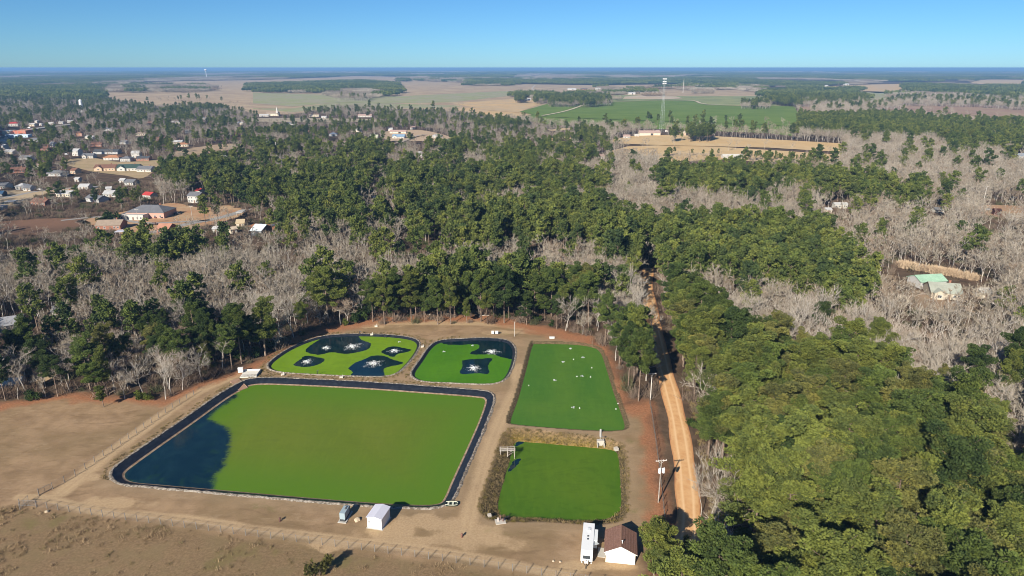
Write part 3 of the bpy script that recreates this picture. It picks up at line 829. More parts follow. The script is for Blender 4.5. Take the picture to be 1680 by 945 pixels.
# name, label, x, y, width px, depth m, wall h, yaw, roof, wall, style
BL = [
 ('house','two storey white gabled house at the head of the tan lawns',128,255,10,9,6.0,80,RW,WH,'gable'),
 ('house','white gable fronted house with a grey roof beside the two storey white house',147,259,17,10,3.0,8,RG,WH,'crossgable'),
 ('house','long dark grey roofed house behind the tan lawns',177,252,38,11,3.0,4,RD,GRYW,'gable'),
 ('house','orange roofed house with a white front on the tan lawns',186,262,24,10,3.0,5,RO,WH,'hip'),
 ('house','pale grey roofed house right of the orange roofed house',209,264,16,10,3.0,4,RG,WH,'hip'),
 ('house','tall plain white house with a pale metal roof on the lawns',225,258,12,9,5.5,10,RW,WH,'gable'),
 ('house','dark roofed bungalow right of the tall plain white house',237,263,20,9,2.8,4,RD,BRK,'gable'),
 ('house','brown roofed house with a pinkish gable on the tan lawns',176,279,32,12,3.0,6,RB,TANW,'crossgable'),
 ('house','dark green roofed house with a pale front gable',214,279,33,13,3.0,5,RGN,WH,'crossgable'),
 ('house','grey roofed house with a white porch beside the dark green roof',241,281,24,11,2.9,-4,RG,WH,'gable'),
 ('house','small tan house half hidden in trees left of the brown roofed house',125,284,9,8,3.2,70,RB,TANW,'gable'),
 ('shed','small white shed under the trees below the tan lawns',129,298,6,5,3,80,RW,WH,'gable'),
 ('house','low white house with a broken roofline in the trees',141,310,15,8,2.7,3,RW,WH,'gable'),
 ('house','white bungalow with a pale roof among pines',184,322,19,9,2.8,4,RW,WH,'gable'),
 ('shed','narrow white outbuilding behind the bungalow among pines',180,315,7,5,3.4,20,RW,WH,'gable'),
 ('house','grey metal roofed house in trees below the dark green roof',217,303,15,9,2.8,-6,RG,WH,'gable'),
 ('shed','white shed beside the grey metal roofed house',203,300,8,6,2.8,0,RW,WH,'gable'),
 ('house','house with a bright red roof above the long brick building',247,325,15,8,3.2,60,RR,WH,'gable'),
 ('shop','white walled shop with a red roof behind the downtown row',23,207,14,10,5,20,RR,WH,'hip'),
 ('shop','red fronted shop at the left end of the downtown row',3,220,14,14,5,0,RT,(0.42,0.07,0.05),'flat'),
 ('shop','cream shop with a blue roof in the downtown row',16,220,14,14,5.2,0,RBL,CRM,'flat'),
 ('shop','tan roofed block with a red end wall in the downtown row',38,220,19,18,5.5,6,(0.55,0.40,0.27),(0.50,0.16,0.10),'flat'),
 ('shop','low white building with a blue edged roof in front of the tan block',31,225,36,10,3.4,3,RW,(0.45,0.58,0.72),'flat'),
 ('house','white house with a grey roof below the downtown row',4,229,13,9,3,0,RG,WH,'gable'),
 ('house','white house with a pale roof tucked under dark trees at the photo edge',3,235,11,9,3,5,RW,WH,'hip'),
 ('house','narrow white house end between dark trees in the town',9,244,5,8,4,80,RW,WH,'gable'),
 ('mobile_home','long white mobile home at the far end of the railway strip',116,201,9,5,2.9,3,RW,WH,'gable'),
 ('mobile_home','long white mobile home in the middle of the railway strip',101,203,7,5,2.8,3,RW,WH,'gable'),
 ('mobile_home','long white mobile home nearest downtown on the railway strip',85,204,8,5,2.8,3,RW,WH,'gable'),
 ('shed','white shed with a cream side near the railway strip',54,207,8,8,3.6,10,RW,CRM,'gable'),
 ('shed','tall little white shed behind the cream sided shed',61,202,4,6,4,0,RW,WH,'hip'),
 ('shed','small square white shed on the railway strip',68,206,4,5,3.4,0,RW,WH,'hip'),
 ('house','orange brick house among bare trees right of downtown',132,223,8,9,4.5,15,RB,(0.50,0.25,0.15),'hip'),
 ('house','white house catching the sun between dark trees in town',88,240,5,7,4.4,75,RW,WH,'gable'),
 ('house','small white house half hidden right of the sunlit one',101,237,5,7,3.4,20,RG,WH,'gable'),
 ('school','long brick building with a grey hipped roof and pink walls',250,354,62,17,4.0,-3,RG,(0.50,0.30,0.24),'hip'),
 ('annex','low flat roofed white annex in front of the long brick building',222,359,41,9,3.0,-4,(0.50,0.46,0.42),WH,'flat'),
 ('house','brick house with a worn grey tan roof beside dark round hollies',184,374,38,11,3.0,6,RT,BRK,'gable'),
 ('carport','open carport with a pale lilac roof in front of the brick house',200,385,15,6,2.4,8,(0.55,0.55,0.62),WH,'flat'),
 ('house','pinkish orange roofed house end showing over the pines',274,380,20,10,3.0,85,(0.48,0.24,0.16),BRK,'gable'),
 ('house','white two storey house with a grey roof and bare yard trees',324,331,20,10,5.5,-8,RG,WH,'gable'),
 ('shed','small shed with a dull red gable behind the two storey house',329,318,7,6,3.2,60,RR,WH,'gable'),
 ('carport','white canopy carport among yellow green pines',395,353,10,7,2.6,5,RW,WH,'flat'),
 ('shed','tan roofed shed below the white canopy carport',396,370,12,8,2.4,12,(0.50,0.40,0.26),CRM,'gable'),
 ('shed','small white shed in the pines left of the open barn',357,380,8,5,2.4,0,RW,WH,'gable'),
 ('shed','cream shed between the small white shed and the open barn',382,382,7,5,2.8,40,(0.55,0.45,0.34),CRM,'gable'),
 ('barn','open barn with a bluish white roof and a dark mouth on red ground',430,384,19,12,3.6,-14,(0.60,0.68,0.74),RD,'gable'),  # closed walls coloured dark to stand for the shade inside its open side
 ('house','white ranch house at the left edge above the bare yard tree',8,309,16,10,2.9,2,RG,WH,'gable'),
 ('house','grey white house above the tan drive at the left edge',38,310,13,9,2.9,5,RW,WH,'hip'),
 ('house','pale low house joined to the tan drive',49,312,11,8,2.6,4,RG,WH,'gable'),
 ('carport','flat white sheet roof behind the bare yard tree',19,335,14,7,2.4,12,RW,WH,'flat'),
 ('shed','small white shed left of the flat white sheet roof',5,344,8,5,2.6,0,RW,WH,'hip'),
 ('shed','blue roofed shed at the left edge beside a tan yard',3,322,10,8,2.6,10,(0.04,0.09,0.17),RD,'gable'),
 ('barn','long grey metal barn with a dark side at the left edge',14,540,46,9,3.2,28,(0.30,0.31,0.34),(0.14,0.16,0.20),'gable'),
 ('shed','small grey roofed shed hidden in the left pines',100,516,12,6,2.6,10,RG,GRYW,'gable'),
 ('house','blue roofed house with white walls in the middle distance',655,227,20,12,3.2,-6,RBL,WH,'crossgable'),
 ('barn','long pinkish roofed barn behind the blue roofed house',654,219,27,10,3.4,-3,RP,CRM,'gable'),
 ('shed','white shed at the left end of the pinkish barn',641,215,7,7,3.8,0,RW,WH,'gable'),
 ('house','small pinkish white house behind the pinkish barn',677,212,8,8,3,10,RP,WH,'gable'),
 ('house','wide white roofed house right of the blue roofed house',718,226,16,11,3.0,4,RW,WH,'hip'),
 ('house','pale blue roofed house nearest the wide white roof',734,235,9,9,3.2,50,(0.45,0.55,0.62),WH,'gable'),
 ('house','white gabled house alone among dark pines in the middle',690,258,6,8,5.0,85,RW,WH,'gable'),
 ('house','yellowish white house left of the blue roofed house',614,227,13,9,3.2,5,(0.50,0.52,0.38),CRM,'gable'),
 ('house','grey roofed house left of the yellowish house',604,235,16,10,3,-5,RG,GRYW,'gable'),
 ('house','slate blue roofed house half hidden in the middle trees',547,223,12,10,3,4,(0.14,0.17,0.24),GRYW,'hip'),
 ('house','long white house left of the church',434,191,15,9,3,2,RW,WH,'gable'),
 ('house','small white house in trees below the church',440,236,7,7,3,10,RW,WH,'gable'),
 ('house','white house with a red outbuilding look in the middle pines',494,264,6,7,3.6,15,RW,WH,'gable'),
 ('shed','red roofed shed below the white house in the middle pines',497,271,8,6,2.6,10,RR,(0.40,0.10,0.08),'gable'),
 ('house','white roofed house among the middle pines',537,268,10,8,2.8,8,RW,WH,'hip'),
 ('house','grey roofed building beside the tall light pole',463,270,13,9,3.2,-4,RG,GRYW,'gable'),
 ('house','white house with a pale pink roof near the far field edge',599,192,22,11,3.4,3,RP,WH,'gable'),
 ('house','tan roofed house right of the church',516,191,16,10,3,2,RT,CRM,'gable'),
 ('shed','tiny white shed right of the church',532,194,8,7,3,0,RW,WH,'gable'),
 ('house','white gable peeking from the pines above the bare trees',513,312,6,6,3.2,80,RW,WH,'gable'),
 ('shed','white roofed shed deep in the middle pines',616,330,8,6,2.8,20,RW,WH,'gable'),
 ('shed','tiny pale shed left of the tall centre pines',471,347,5,5,2.6,0,RW,CRM,'gable'),
 ('barn','white farm barn on the far tan plain',938,148,14,14,6,5,RW,WH,'gable'),
 ('barn','second white farm barn right of the first on the plain',981,147,9,12,6,5,RW,WH,'gable'),
 ('barn','dark roofed farm shed between the two white barns',958,148,11,12,5,5,RD,BRK,'gable'),
 ('house','white farmhouse beside round dark trees on the plain',866,165,9,9,5,5,RW,WH,'gable'),
 ('barn','white metal barn in front of a grey grove on the plain',1036,155,12,12,5.5,3,RW,WH,'gable'),
 ('house','farmhouse in a little grove near the tall mast',1065,156,9,10,5,5,RG,WH,'hip'),
 ('house','pale farmhouse in trees far right of the mast',1151,152,9,11,5,4,RP,WH,'hip'),
 ('house','white gabled house at the end of the golden field',1028,227,11,9,3.4,70,RP,WH,'gable'),
 ('barn','long pinkish brown roofed shed beside the golden field',1065,222,34,14,4.2,-2,RP,CRM,'gable'),
 ('shed','white open shed left of the long pinkish shed',1044,224,7,9,3,0,RW,WH,'flat'),
 ('shed','tan shed right of the mast at the field edge',1120,222,9,8,4,0,CRM,TANW,'gable'),
 ('barn','long low white poultry shed across the golden strip',1201,259,33,9,2.4,3,(0.55,0.53,0.48),WH,'gable'),
 ('shed','hidden pale roofed shed beside the middle dark pines',986,260,8,7,3,20,RP,WH,'gable'),
 ('house','white farmhouse at the far end of the tan field on the right',1354,142,8,12,5.5,5,RW,WH,'gable'),
 ('barn','white barn beyond the right hand tan field',1388,140,8,18,7,5,RW,WH,'gable'),
 ('house','grey blue roofed house at the right edge behind bare trees',1671,259,18,11,3,0,(0.24,0.28,0.34),GRYW,'gable'),
 ('mobile_home','long white mobile home in the bare trees on the right',1377,341,21,5,3,2,RW,WH,'gable'),
 ('shed','small cream shed left of the long white mobile home',1357,349,7,5,2.6,0,RW,CRM,'gable'),
 ('shed','pale grey shed seen through bare trees far right',1537,349,14,6,2.6,3,RG,WH,'gable'),
 ('shed','small dark red shed on the bare red yard',1634,352,6,5,3.2,60,(0.10,0.04,0.03),(0.12,0.05,0.04),'gable'),
 ('barn','long mint green roofed barn beside the dark water',1519,468,46,9,3.4,9,RMG,GRYW,'gable'),
 ('house','cream house with a faded mint and grey roof',1545,484,44,13,3.0,-16,(0.36,0.38,0.32),(0.46,0.41,0.33),'crossgable'),
 ('shed','small cream outbuilding right of the cream house',1610,487,16,6,3.0,0,(0.55,0.52,0.46),CRM,'gable'),
]
CHURCH = (448, 190)
KEEP = []   # (x, y, radius, half width in view)
for b in BL:
    g = G(b[2], b[3]); Lm = b[4] * depth(b[2], b[3]) / F
    KEEP.append((g.x, g.y, max(Lm, b[5]) * .5 + 4, Lm * .5 + 1.5, 1.5 if b[3] < 300 else 1.0, .5 if (b[2] > 1470 and b[3] > 400) else .86))
for px_, py_ in ((60,232),(75,247),(20,252),(45,262),(70,276),(30,283),(95,288),(160,240),(205,236),(150,228),(178,214),(232,222),(262,231),(292,236),(312,218),(350,212),(385,224),(365,262),(405,258),(290,203),(250,204),(335,196),(395,204),(570,238),(585,216),(500,216),(480,205),(770,238),(350,270),(300,240),(160,330),(110,322),(70,336),(560,262),(640,290),(735,300)):
    g = G(px_, py_); KEEP.append((g.x, g.y, 10, 4, 1, .65))
g = G(*CHURCH); KEEP.append((g.x, g.y, 26, 18, 2, .8))
g = G(1085, 217); KEEP.append((g.x, g.y, 16, 6, 1, .8))

# ------------------------------------------------------------------ fields, yards and roads: sheets laid on the land
TANF = (0.46,0.352,0.222); GRNF = (0.150,0.215,0.046); PALEG = (0.290,0.305,0.135); GOLD = (0.56,0.385,0.190); BRNF = (0.340,0.250,0.165); GRYF = (0.33,0.30,0.21)
FIELDS = [
 # name, colour, second colour, polygon, z order
 ('field', TANF, BRNF, [(150,152),(210,136),(300,133),(420,131.5),(540,127),(580,124.5),(700,127),(770,132),(845,138),(990,140),(1119,138),(1260,144),(1330,147),(1300,158),(1262,174),(1000,190),(900,186),(850,184),(800,180),(745,173),(640,170),(560,167),(480,178),(420,178),(400,173),(330,164),(250,166),(180,157)], 0),
 ('field', PALEG, GRYF, [(415,152),(547,156),(660,158),(840,149),(850,156),(742,168),(640,170),(560,168),(480,175),(415,170)], 1),
 ('field', GOLD, TANF, [(742,170),(840,163),(905,165),(862,180),(850,185),(800,181)], 1),
 ('field', GRNF, (0.118,0.180,0.032), [(852,184),(901,170),(962,171),(1005,168),(1086,165),(1137,166),(1160,173),(1260,174.5),(1302,175),(1312,190),(1300,209),(1262,205),(1170,202),(1018,197),(890,192)], 2),
 ('field', PALEG, (0.19,0.22,0.10), [(997,156),(1120,158),(1260,158),(1330,160),(1300,172),(1260,173),(1160,172.5),(1137,165.5),(1086,164.5),(1005,167.5)], 1),
 ('field', (0.50,0.42,0.33), TANF, [(1025,159),(1060,156.5),(1110,159),(1120,162),(1095,163.5),(1022,163)], 3),
 ('field', GOLD, TANF, [(1335,147),(1344,142),(1420,139),(1490,137.5),(1492,141),(1486,151),(1440,153),(1402,149)], 1),
 ('field', GRYF, PALEG, [(1375,153),(1402,149.5),(1484,151.5),(1478,165),(1430,168),(1400,162)], 1),
 ('field', BRNF, (0.30,0.19,0.15), [(1306,173),(1350,166),(1410,171),(1470,173),(1520,170),(1600,172),(1690,177),(1690,196),(1600,190),(1530,182),(1440,182),(1320,184)], 1),
 ('field', GOLD, (0.56,0.42,0.24), [(1000,231),(1030,224),(1094,222),(1170,224),(1260,229),(1382,236),(1380,250),(1260,243),(1180,241),(1090,239),(1010,236)], 1),
 ('field', GOLD, TANF, [(1075,254),(1120,251),(1180,252),(1260,257),(1356,261),(1340,267),(1250,265),(1180,262),(1080,266)], 1),
 ('field', GOLD, TANF, [(898,213),(935,210),(938,213),(905,216)], 1),
 ('field', TANF, GOLD, [(1590,131),(1640,130.5),(1690,131),(1690,135),(1600,134.5)], 1),
 ('field', TANF, GOLD, [(1590,141),(1640,140.5),(1690,141),(1690,143.5),(1600,143.5)], 1),
 ('field', TANF, BRNF, [(830,124.5),(890,124),(895,125.6),(835,126)], 1),
 ('field', (0.20,0.115,0.075), (0.115,0.075,0.052), [(-60,368),(20,362),(90,358),(135,359),(150,366),(120,378),(60,386),(-60,385)], 1),
 ('yard', (0.42,0.31,0.19), (0.33,0.26,0.14), [(103,268),(110,262),(150,259),(200,266),(265,262),(262,272),(235,292),(205,288),(170,284),(140,279)], 1),
 ('yard', (0.44,0.31,0.19), (0.40,0.22,0.12), [(125,364),(160,356),(240,340),(285,333),(330,341),(375,337),(400,345),(385,362),(330,372),(290,382),(240,388),(205,386),(180,375)], 1),
 ('yard', (0.42,0.19,0.10), (0.34,0.19,0.11), [(400,371),(420,367),(470,370),(500,380),(480,386),(420,383)], 1),
 ('yard', (0.40,0.24,0.15), (0.34,0.25,0.15), [(1600,341),(1625,336),(1690,340),(1690,357),(1640,358),(1605,350)], 1),
 ('yard', (0.36,0.26,0.17), (0.25,0.18,0.12), [(1478,482),(1500,476),(1545,490),(1580,500),(1560,515),(1500,508),(1480,500)], 1),
 ('yard', (0.42,0.33,0.22), TANF, [(0,312),(60,314),(110,308),(160,306),(165,311),(110,316),(60,322),(0,350),(-20,330)], 1),
 ('yard', (0.42,0.34,0.24), GRYF, [(400,196),(440,194),(560,195),(612,196),(615,200),(520,201),(420,200)], 1),
 ('yard', (0.45,0.33,0.24), TANF, [(628,222),(640,215),(690,214),(735,224),(740,232),(690,232),(640,232)], 1),
 ('yard', (0.40,0.30,0.20), BRNF, [(285,250),(330,240),(380,236),(400,240),(350,250),(300,258)], 1),
 ('yard', (0.44,0.33,0.20), BRNF, [(52,627),(60,604),(90,600),(95,612),(70,628)], 1),
]
FPOLY = [np.array([G(x, y)[:2] for x, y in f[3]]) for f in FIELDS]
ROADS = [
 ('town_road', (0.33,0.32,0.31), [(40,217),(62,212),(90,209),(120,205),(150,203)], 16),
 ('town_road', (0.33,0.315,0.30), [(410,342),(380,352),(345,361),(310,367),(270,377),(238,384)], 7),
 ('town_road', (0.34,0.32,0.30), [(100,362),(170,356),(235,366),(300,364),(345,361)], 4.0),
 ('town_road', (0.32,0.31,0.30), [(-30,330),(20,322),(60,314),(110,309),(165,306)], 5),
 ('farm_road', (0.52,0.47,0.40), [(878,140),(873,146),(880,151),(868,158)], 9),
 ('farm_road', (0.60,0.52,0.38), [(890,191),(925,184),(950,176),(962,171),(990,168)], 7),
 ('farm_road', (0.60,0.52,0.38), [(1086,165),(1137,166),(1160,172),(1260,174.5)], 8),
 ('town_road', (0.36,0.33,0.30), [(395,199),(440,196),(520,198),(600,199)], 7),
 ('town_road', (0.42,0.36,0.30), [(620,240),(655,236),(680,226),(700,222)], 5),
]
def fieldmat(c1, c2, kind):
    t = NT(kind + '_soil', 0.95, 0.05)
    s_ = 0.012 if kind == 'field' else 0.06
    n1 = t.noise(s_, 5, 0.6); n2 = t.noise(s_ * 4, 4, 0.6, vec=t.scaled((1.0, 0.35, 1.0)))
    n3 = t.noise(0.5, 3, 0.6)
    c = t.mix(t.ss(n1, 0.35, 0.65), c1, c2)
    c = t.mix(t.math('MULTIPLY', t.ss(n2, 0.4, 0.7), 0.4), c, tuple(x * .8 for x in c1))
    c = t.mix(t.math('MULTIPLY', t.ss(n3, 0.4, 0.7), 0.25), c, tuple(x * .65 for x in c2))
    return t.base(c)
SHEETS = []
for f_, P in zip(FIELDS, FPOLY):
    SHEETS.append((f_, P))
    if f_[0] == 'field' and np.mean(P[:, 1]) > 900:   # the land runs on behind the tops of the nearer trees
        q = [(x, y + 15.0 * F / depth(x, y)) for x, y in f_[3]]
        SHEETS.append(((f_[0], f_[1], f_[2], q, -.75 + .05 * f_[4]), np.array([G(x, y)[:2] for x, y in q])))
for (nm, c1, c2, px, zo), P in SHEETS:
    Ps = smooth_poly(P, 4) if nm == 'yard' else P
    Pw = [(p[0], p[1], 0) for p in Ps]
    far = np.mean(P[:, 1])
    z = (0.04 + zo * 0.02) if far < 900 else 0.3 + zo * 0.35
    bm = bmesh.new()
    vs = [bm.verts.new((p[0], p[1], z)) for p in Pw]
    f = bm.faces.new(vs); bmesh.ops.triangulate(bm, faces=[f])
    me = bpy.data.meshes.new(nm); bm.to_mesh(me); bm.free()
    me.materials.append(fieldmat(c1, c2, nm))
    tag(link(nm, me), kind='structure')
for nm, c1, px, w in ROADS:
    L = gp(px, 0, 4, False); T = np.gradient(L, axis=0); T /= np.linalg.norm(T, axis=1)[:, None]; N_ = np.stack([-T[:, 1], T[:, 0]], 1)
    z = 0.14 if np.mean(L[:, 1]) < 900 else 2.0
    Vv = [(p[0], p[1], z) for p in L + N_ * w / 2] + [(p[0], p[1], z) for p in L - N_ * w / 2]
    n = len(L)
    tag(link(nm, np_mesh(nm, Vv, [(i, i + 1, n + i + 1, n + i) for i in range(n - 1)], [fieldmat(c1, tuple(x * .85 for x in c1), 'road')])), kind='structure')
RPOLY = [(gp(px, 0, 3, False), w) for nm, c1, px, w in ROADS]

# ------------------------------------------------------------------ woods: which canopy stands where
ZONES = [
 # name, polygon of canopy in the photograph, share of pines, density
 ('town', [(-20,140),(420,168),(760,172),(860,190),(1000,205),(1010,240),(880,240),(700,235),(560,240),(420,235),(260,270),(250,345),(200,380),(0,352)], .26, .52),
 ('midmix', [(245,268),(420,230),(560,236),(700,226),(960,236),(1005,258),(1000,300),(850,312),(770,330),(700,372),(570,398),(500,380),(400,352),(380,322),(250,322)], .46, .78),
 ('midbare', [(820,262),(900,280),(870,300),(800,300),(780,280)], .25, 1),
 ('nobare1', [(0,385),(130,382),(200,395),(400,385),(480,380),(600,385),(800,390),(1000,405),(1060,440),(1045,470),(1000,455),(905,425),(800,408),(620,420),(540,415),(460,465),(330,465),(200,470),(0,475)], .05, 1.0),
 ('swampleft', [(205,385),(250,372),(300,372),(330,380),(300,392),(230,402)], .95, 1),
 ('leftmix', [(-200,465),(0,465),(200,468),(330,468),(430,480),(440,520),(400,600),(330,640),(0,665),(-200,680)], .84, 1.0),
 ('leftbare', [(190,530),(330,520),(345,560),(330,615),(200,640),(170,590)], .10, .8),
 ('leftbare', [(345,520),(420,520),(430,560),(410,590),(350,590)], .12, .9),
 ('leftbare', [(0,480),(60,480),(120,500),(80,530),(30,500)], .30, .9),
 ('backrow', [(440,485),(520,430),(560,422),(620,428),(700,416),(800,412),(905,424),(1000,455),(1048,480),(1062,530),(1062,650),(1010,640),(1005,590),(985,545),(900,530),(700,516),(620,518),(560,530),(480,560),(410,600),(330,622),(330,560),(345,510)], .86, 1.1),
 ('backbare', [(985,500),(1010,500),(1015,545),(985,545),(975,520)], .2, 1),
 ('backbare', [(860,465),(900,458),(905,500),(870,505)], .35, 1),
 ('centre', [(690,372),(760,340),(830,312),(900,305),(1030,312),(1060,330),(1075,350),(1070,440),(1030,408),(960,388),(800,385),(700,385)], .84, 1.0),
 ('centre', [(555,395),(610,375),(690,372),(690,388),(600,392)], .8, 1.0),
 ('block', [(1078,352),(1090,342),(1200,337),(1310,345),(1370,357),(1420,412),(1452,432),(1400,472),(1340,450),(1280,430),(1170,416),(1082,420)], .98, 1.15),
 ('ridge', [(1085,255),(1160,256),(1250,270),(1270,285),(1230,300),(1150,292),(1085,285)], .95, 1),
 ('ridge', [(1260,262),(1330,270),(1440,280),(1560,290),(1590,302),(1500,308),(1400,300),(1270,290)], .72, 1),
 ('plantation', [(1304,180),(1380,179),(1500,183),(1545,195),(1568,206),(1520,214),(1420,212),(1310,205)], 1, 1.2),
 ('farright', [(1560,190),(1690,200),(1690,235),(1580,240),(1540,215)], .6, 1),
 ('roadright', [(1082,470),(1100,448),(1130,445),(1165,478),(1215,500),(1250,498),(1290,530),(1330,560),(1350,545),(1420,555),(1480,575),(1530,620),(1580,650),(1665,662),(1720,700),(1800,1100),(1185,1100),(1200,880),(1205,800),(1190,740),(1130,690),(1100,600),(1080,520)], .97, .80),
 ('roadbare', [(1125,740),(1150,735),(1215,765),(1215,880),(1140,880),(1130,800)], 0.0, .9),
 ('roadgap', [(1160,575),(1185,575),(1190,605),(1165,610)], .4, .8),
 ('roadgap', [(1440,705),(1490,700),(1500,760),(1450,770)], .5, .45),
 ('housepines', [(1045,860),(1140,870),(1190,900),(1190,1060),(1030,1060)], .9, .45),
 ('rightedge', [(1640,700),(1690,690),(1690,860),(1640,830)], .45, .8),
]
ZP = [np.array(z[1], float) for z in ZONES]
NO_TREES = [
 np.array([G(x, y)[:2] for x, y in [(1050,840),(1100,840),(1125,900),(1110,930),(1085,925),(1055,905)]]),
 np.array([G(x, y)[:2] for x, y in [(1058,655),(1108,655),(1128,720),(1142,800),(1146,880),(1135,960),(1070,1000),(1090,860),(1075,700)]]),
 np.array([G(x, y)[:2] for x, y in [(1395,470),(1470,448),(1480,440),(1560,452),(1640,470),(1640,490),(1560,505),(1480,500)]]),
]
FAR_GROVES = [  # groves standing on the far plain: canopy polygon, share of pines
 ([(410,140),(470,137),(590,133),(650,137),(655,157),(560,160),(545,152),(415,151)], .9),
 ([(545,148),(600,146),(640,152),(600,161),(548,160)], .1),
 ([(160,138),(350,140),(345,150),(160,150)], .12),
 ([(900,158),(960,152),(1000,158),(1004,168),(962,171),(900,170)], .35),
 ([(985,143),(1014,144),(1014,155),(987,156)], .15), ([(1019,146),(1044,146),(1044,155),(1019,154)], .1), ([(1055,149),(1074,149),(1074,156),(1055,156)], .4),
 ([(1120,137),(1198,137),(1198,146),(1120,147)], .3), ([(1138,146),(1162,147),(1160,153),(1138,152)], .3),
 ([(1216,168),(1262,162),(1264,173),(1216,173)], .3), ([(1208,139),(1250,140),(1250,150),(1215,148)], .1),
 ([(1252,151),(1330,148),(1405,146),(1404,151),(1360,153),(1420,160),(1420,167),(1340,163),(1310,171),(1262,166)], .93),
 ([(1300,162),(1410,158),(1420,168),(1310,170)], .2),
 ([(1490,138),(1600,143),(1690,144),(1690,158),(1600,158),(1495,152)], .96), ([(1470,151),(1580,155),(1690,160),(1690,176),(1600,170),(1470,168)], .1),
 ([(845,155),(864,155),(864,164),(845,164)], .9), ([(876,153),(905,155),(905,165),(876,166)], .85),
 ([(655,126),(668,126),(668,133),(655,133)], .4), ([(685,125),(760,128),(760,135),(685,132)], .2), ([(768,130),(850,130),(850,140),(768,140)], .6),
 ([(1330,172),(1470,164),(1480,172),(1400,182),(1330,184)], .05),
 ([(1058,143),(1120,143),(1120,145),(1058,145)], .4),
 ([(1095,240),(1180,242),(1260,246),(1350,250),(1352,254),(1260,251),(1180,247),(1090,247)], .5),
 ([(1128,214),(1170,215),(1170,222),(1090,222)], .9),
]
GP_ = [np.array(g_[0], float) for g_ in FAR_GROVES]

PINE_FREE = [np.array(p, float) for p in (
 [(450,428),(560,402),(700,393),(800,394),(900,402),(965,412),(965,428),(905,416),(800,402),(700,406),(620,413),(540,408),(450,452)],
 [(1128,754),(1222,748),(1236,862),(1140,905)])]
OPEN_VIEW = [np.array(p, float) for p in (
 [(1098,670),(1118,700),(1140,800),(1146,872),(1116,872),(1106,780)], [(1059,486),(1067,484),(1073,503),(1065,499)], [(1057,604),(1079,604),(1077,652),(1060,652)])]
def candidates(y0, y1, step, margin):
    rows = np.arange(y0, y1, step); out = []
    for y in rows:
        hw = (y * CP + H * SP) * (840 + margin) / F + 18
        xs_ = np.arange(-hw, hw, step)
        out.append(np.stack([xs_ + rng.uniform(-.42, .42, len(xs_)) * step, np.full(len(xs_), y) + rng.uniform(-.42, .42, len(xs_)) * step], 1))
    return np.concatenate(out)

def classify(C, zc=13.0):
    X, Y = C[:, 0], C[:, 1]
    px, py = PX(X, Y, zc)
    px2, py2 = PX(X, Y, 18.0); px3, py3 = PX(X, Y, 8.0); px4, py4 = PX(X, Y, 10.0)
    pf = np.full(len(C), .10); dn = np.full(len(C), 1.0); zn = np.full(len(C), -1)
    # streaks of pine among the bare woods
    pat = fbm(X * .6 + 500, Y * .35 + 900, 90.0, 21)
    pf = np.where(Y > 850, np.where(pat > .60, .7, .06), .05)
    for i, (z, P) in enumerate(zip(ZONES, ZP)):
        m = inside(px, py, P)
        pf[m] = z[2]; dn[m] = z[3]; zn[m] = i
    keep = np.ones(len(C), bool)
    for f_, P in zip(FIELDS, FPOLY):
        keep &= ~inside(X, Y, P)
        Q = np.array(f_[3], float)
        front = (Y < P[:, 1].max()) & (inside(px2, py2, Q) | inside(px3, py3, Q) | inside(px, py, Q))
        keep &= ~(front & (rng.random(len(C)) < (.97 if f_[0] == 'field' else .75)))
    for i, P in enumerate(GP_):
        m = inside(px4, py4, P); keep |= m; pf[m] = FAR_GROVES[i][1]; dn[m] = 1
    keep &= ~(inside(X, Y, CLEAR) & (Y < 260))
    nb_ = fbm(X + 2000, Y + 700, 34.0, 77)
    mid_ = (pf > .12) & (pf < .9)
    pf = np.where(mid_, np.clip(pf + (nb_ - .5) * 3.6, .02, .98), pf)
    for P in NO_TREES: keep &= ~inside(X, Y, P)
    keep &= seg_dist(X, Y, ROAD, False) > np.where(Y > 335, 3.4, 6.0)
    for L, w in RPOLY: keep &= seg_dist(X, Y, L, False) > w / 2 + 4
    hs_ = [PX(X, Y, zz) for zz in (22.0, 16.0, 10.0, 5.0)]
    tall = np.zeros(len(C), bool)
    for P in PINE_FREE:
        for a_, b_ in hs_: tall |= inside(a_, b_, P)
    for P in OPEN_VIEW:
        for a_, b_ in hs_: keep &= ~inside(a_, b_, P)
    th = 17.0
    for kx, ky, kr, kw, slack, kp in KEEP:
        keep &= np.hypot(X - kx, Y - ky) > kr
        # trees whose tops would stand in front of it from the air
        rd = math.hypot(kx, ky); ux, uy = kx / rd, ky / rd
        al = X * ux + Y * uy; la = np.abs(-X * uy + Y * ux)
        hl = H * (1 - al / rd)
        blk = (al < rd) & (hl < th - 3) & (hl > -1) & (la < kw * al / rd + 2.0)
        keep &= ~(blk & (rng.random(len(C)) < kp))
    keep &= rng.random(len(C)) < dn
    pine = (rng.random(len(C)) < pf)
    keep &= ~(pine & tall)
    return keep, pine, zn, px, py

TREES = []   # x, y, pine, zone, px, py
for (y0, y1, st) in ((84, 330, 5.6), (330, 700, 6.6), (700, 1300, 7.6), (1300, 2300, 8.6)):
    C = candidates(y0, y1, st, 60)
    k, p, z, px, py = classify(C, 21.0 if y0 < 600 else 18.0)
    m = k & (py < 1040)
    TREES.append(np.stack([C[m, 0], C[m, 1], p[m], z[m], px[m], py[m]], 1))
TREES = np.concatenate(TREES)
dist = np.sqrt(TREES[:, 0] ** 2 + TREES[:, 1] ** 2 + 85.0 ** 2)
inframe = (TREES[:, 4] > -8) & (TREES[:, 4] < 1688) & (TREES[:, 5] < 1005)
order = np.argsort(dist)
ip = [i for i in order if TREES[i, 2] > .5 and inframe[i]][:300]
ib = [i for i in order if TREES[i, 2] < .5 and inframe[i]][:300]
indiv = set(ip) | set(ib)
rest = np.array([i for i in range(len(TREES)) if i not in indiv])

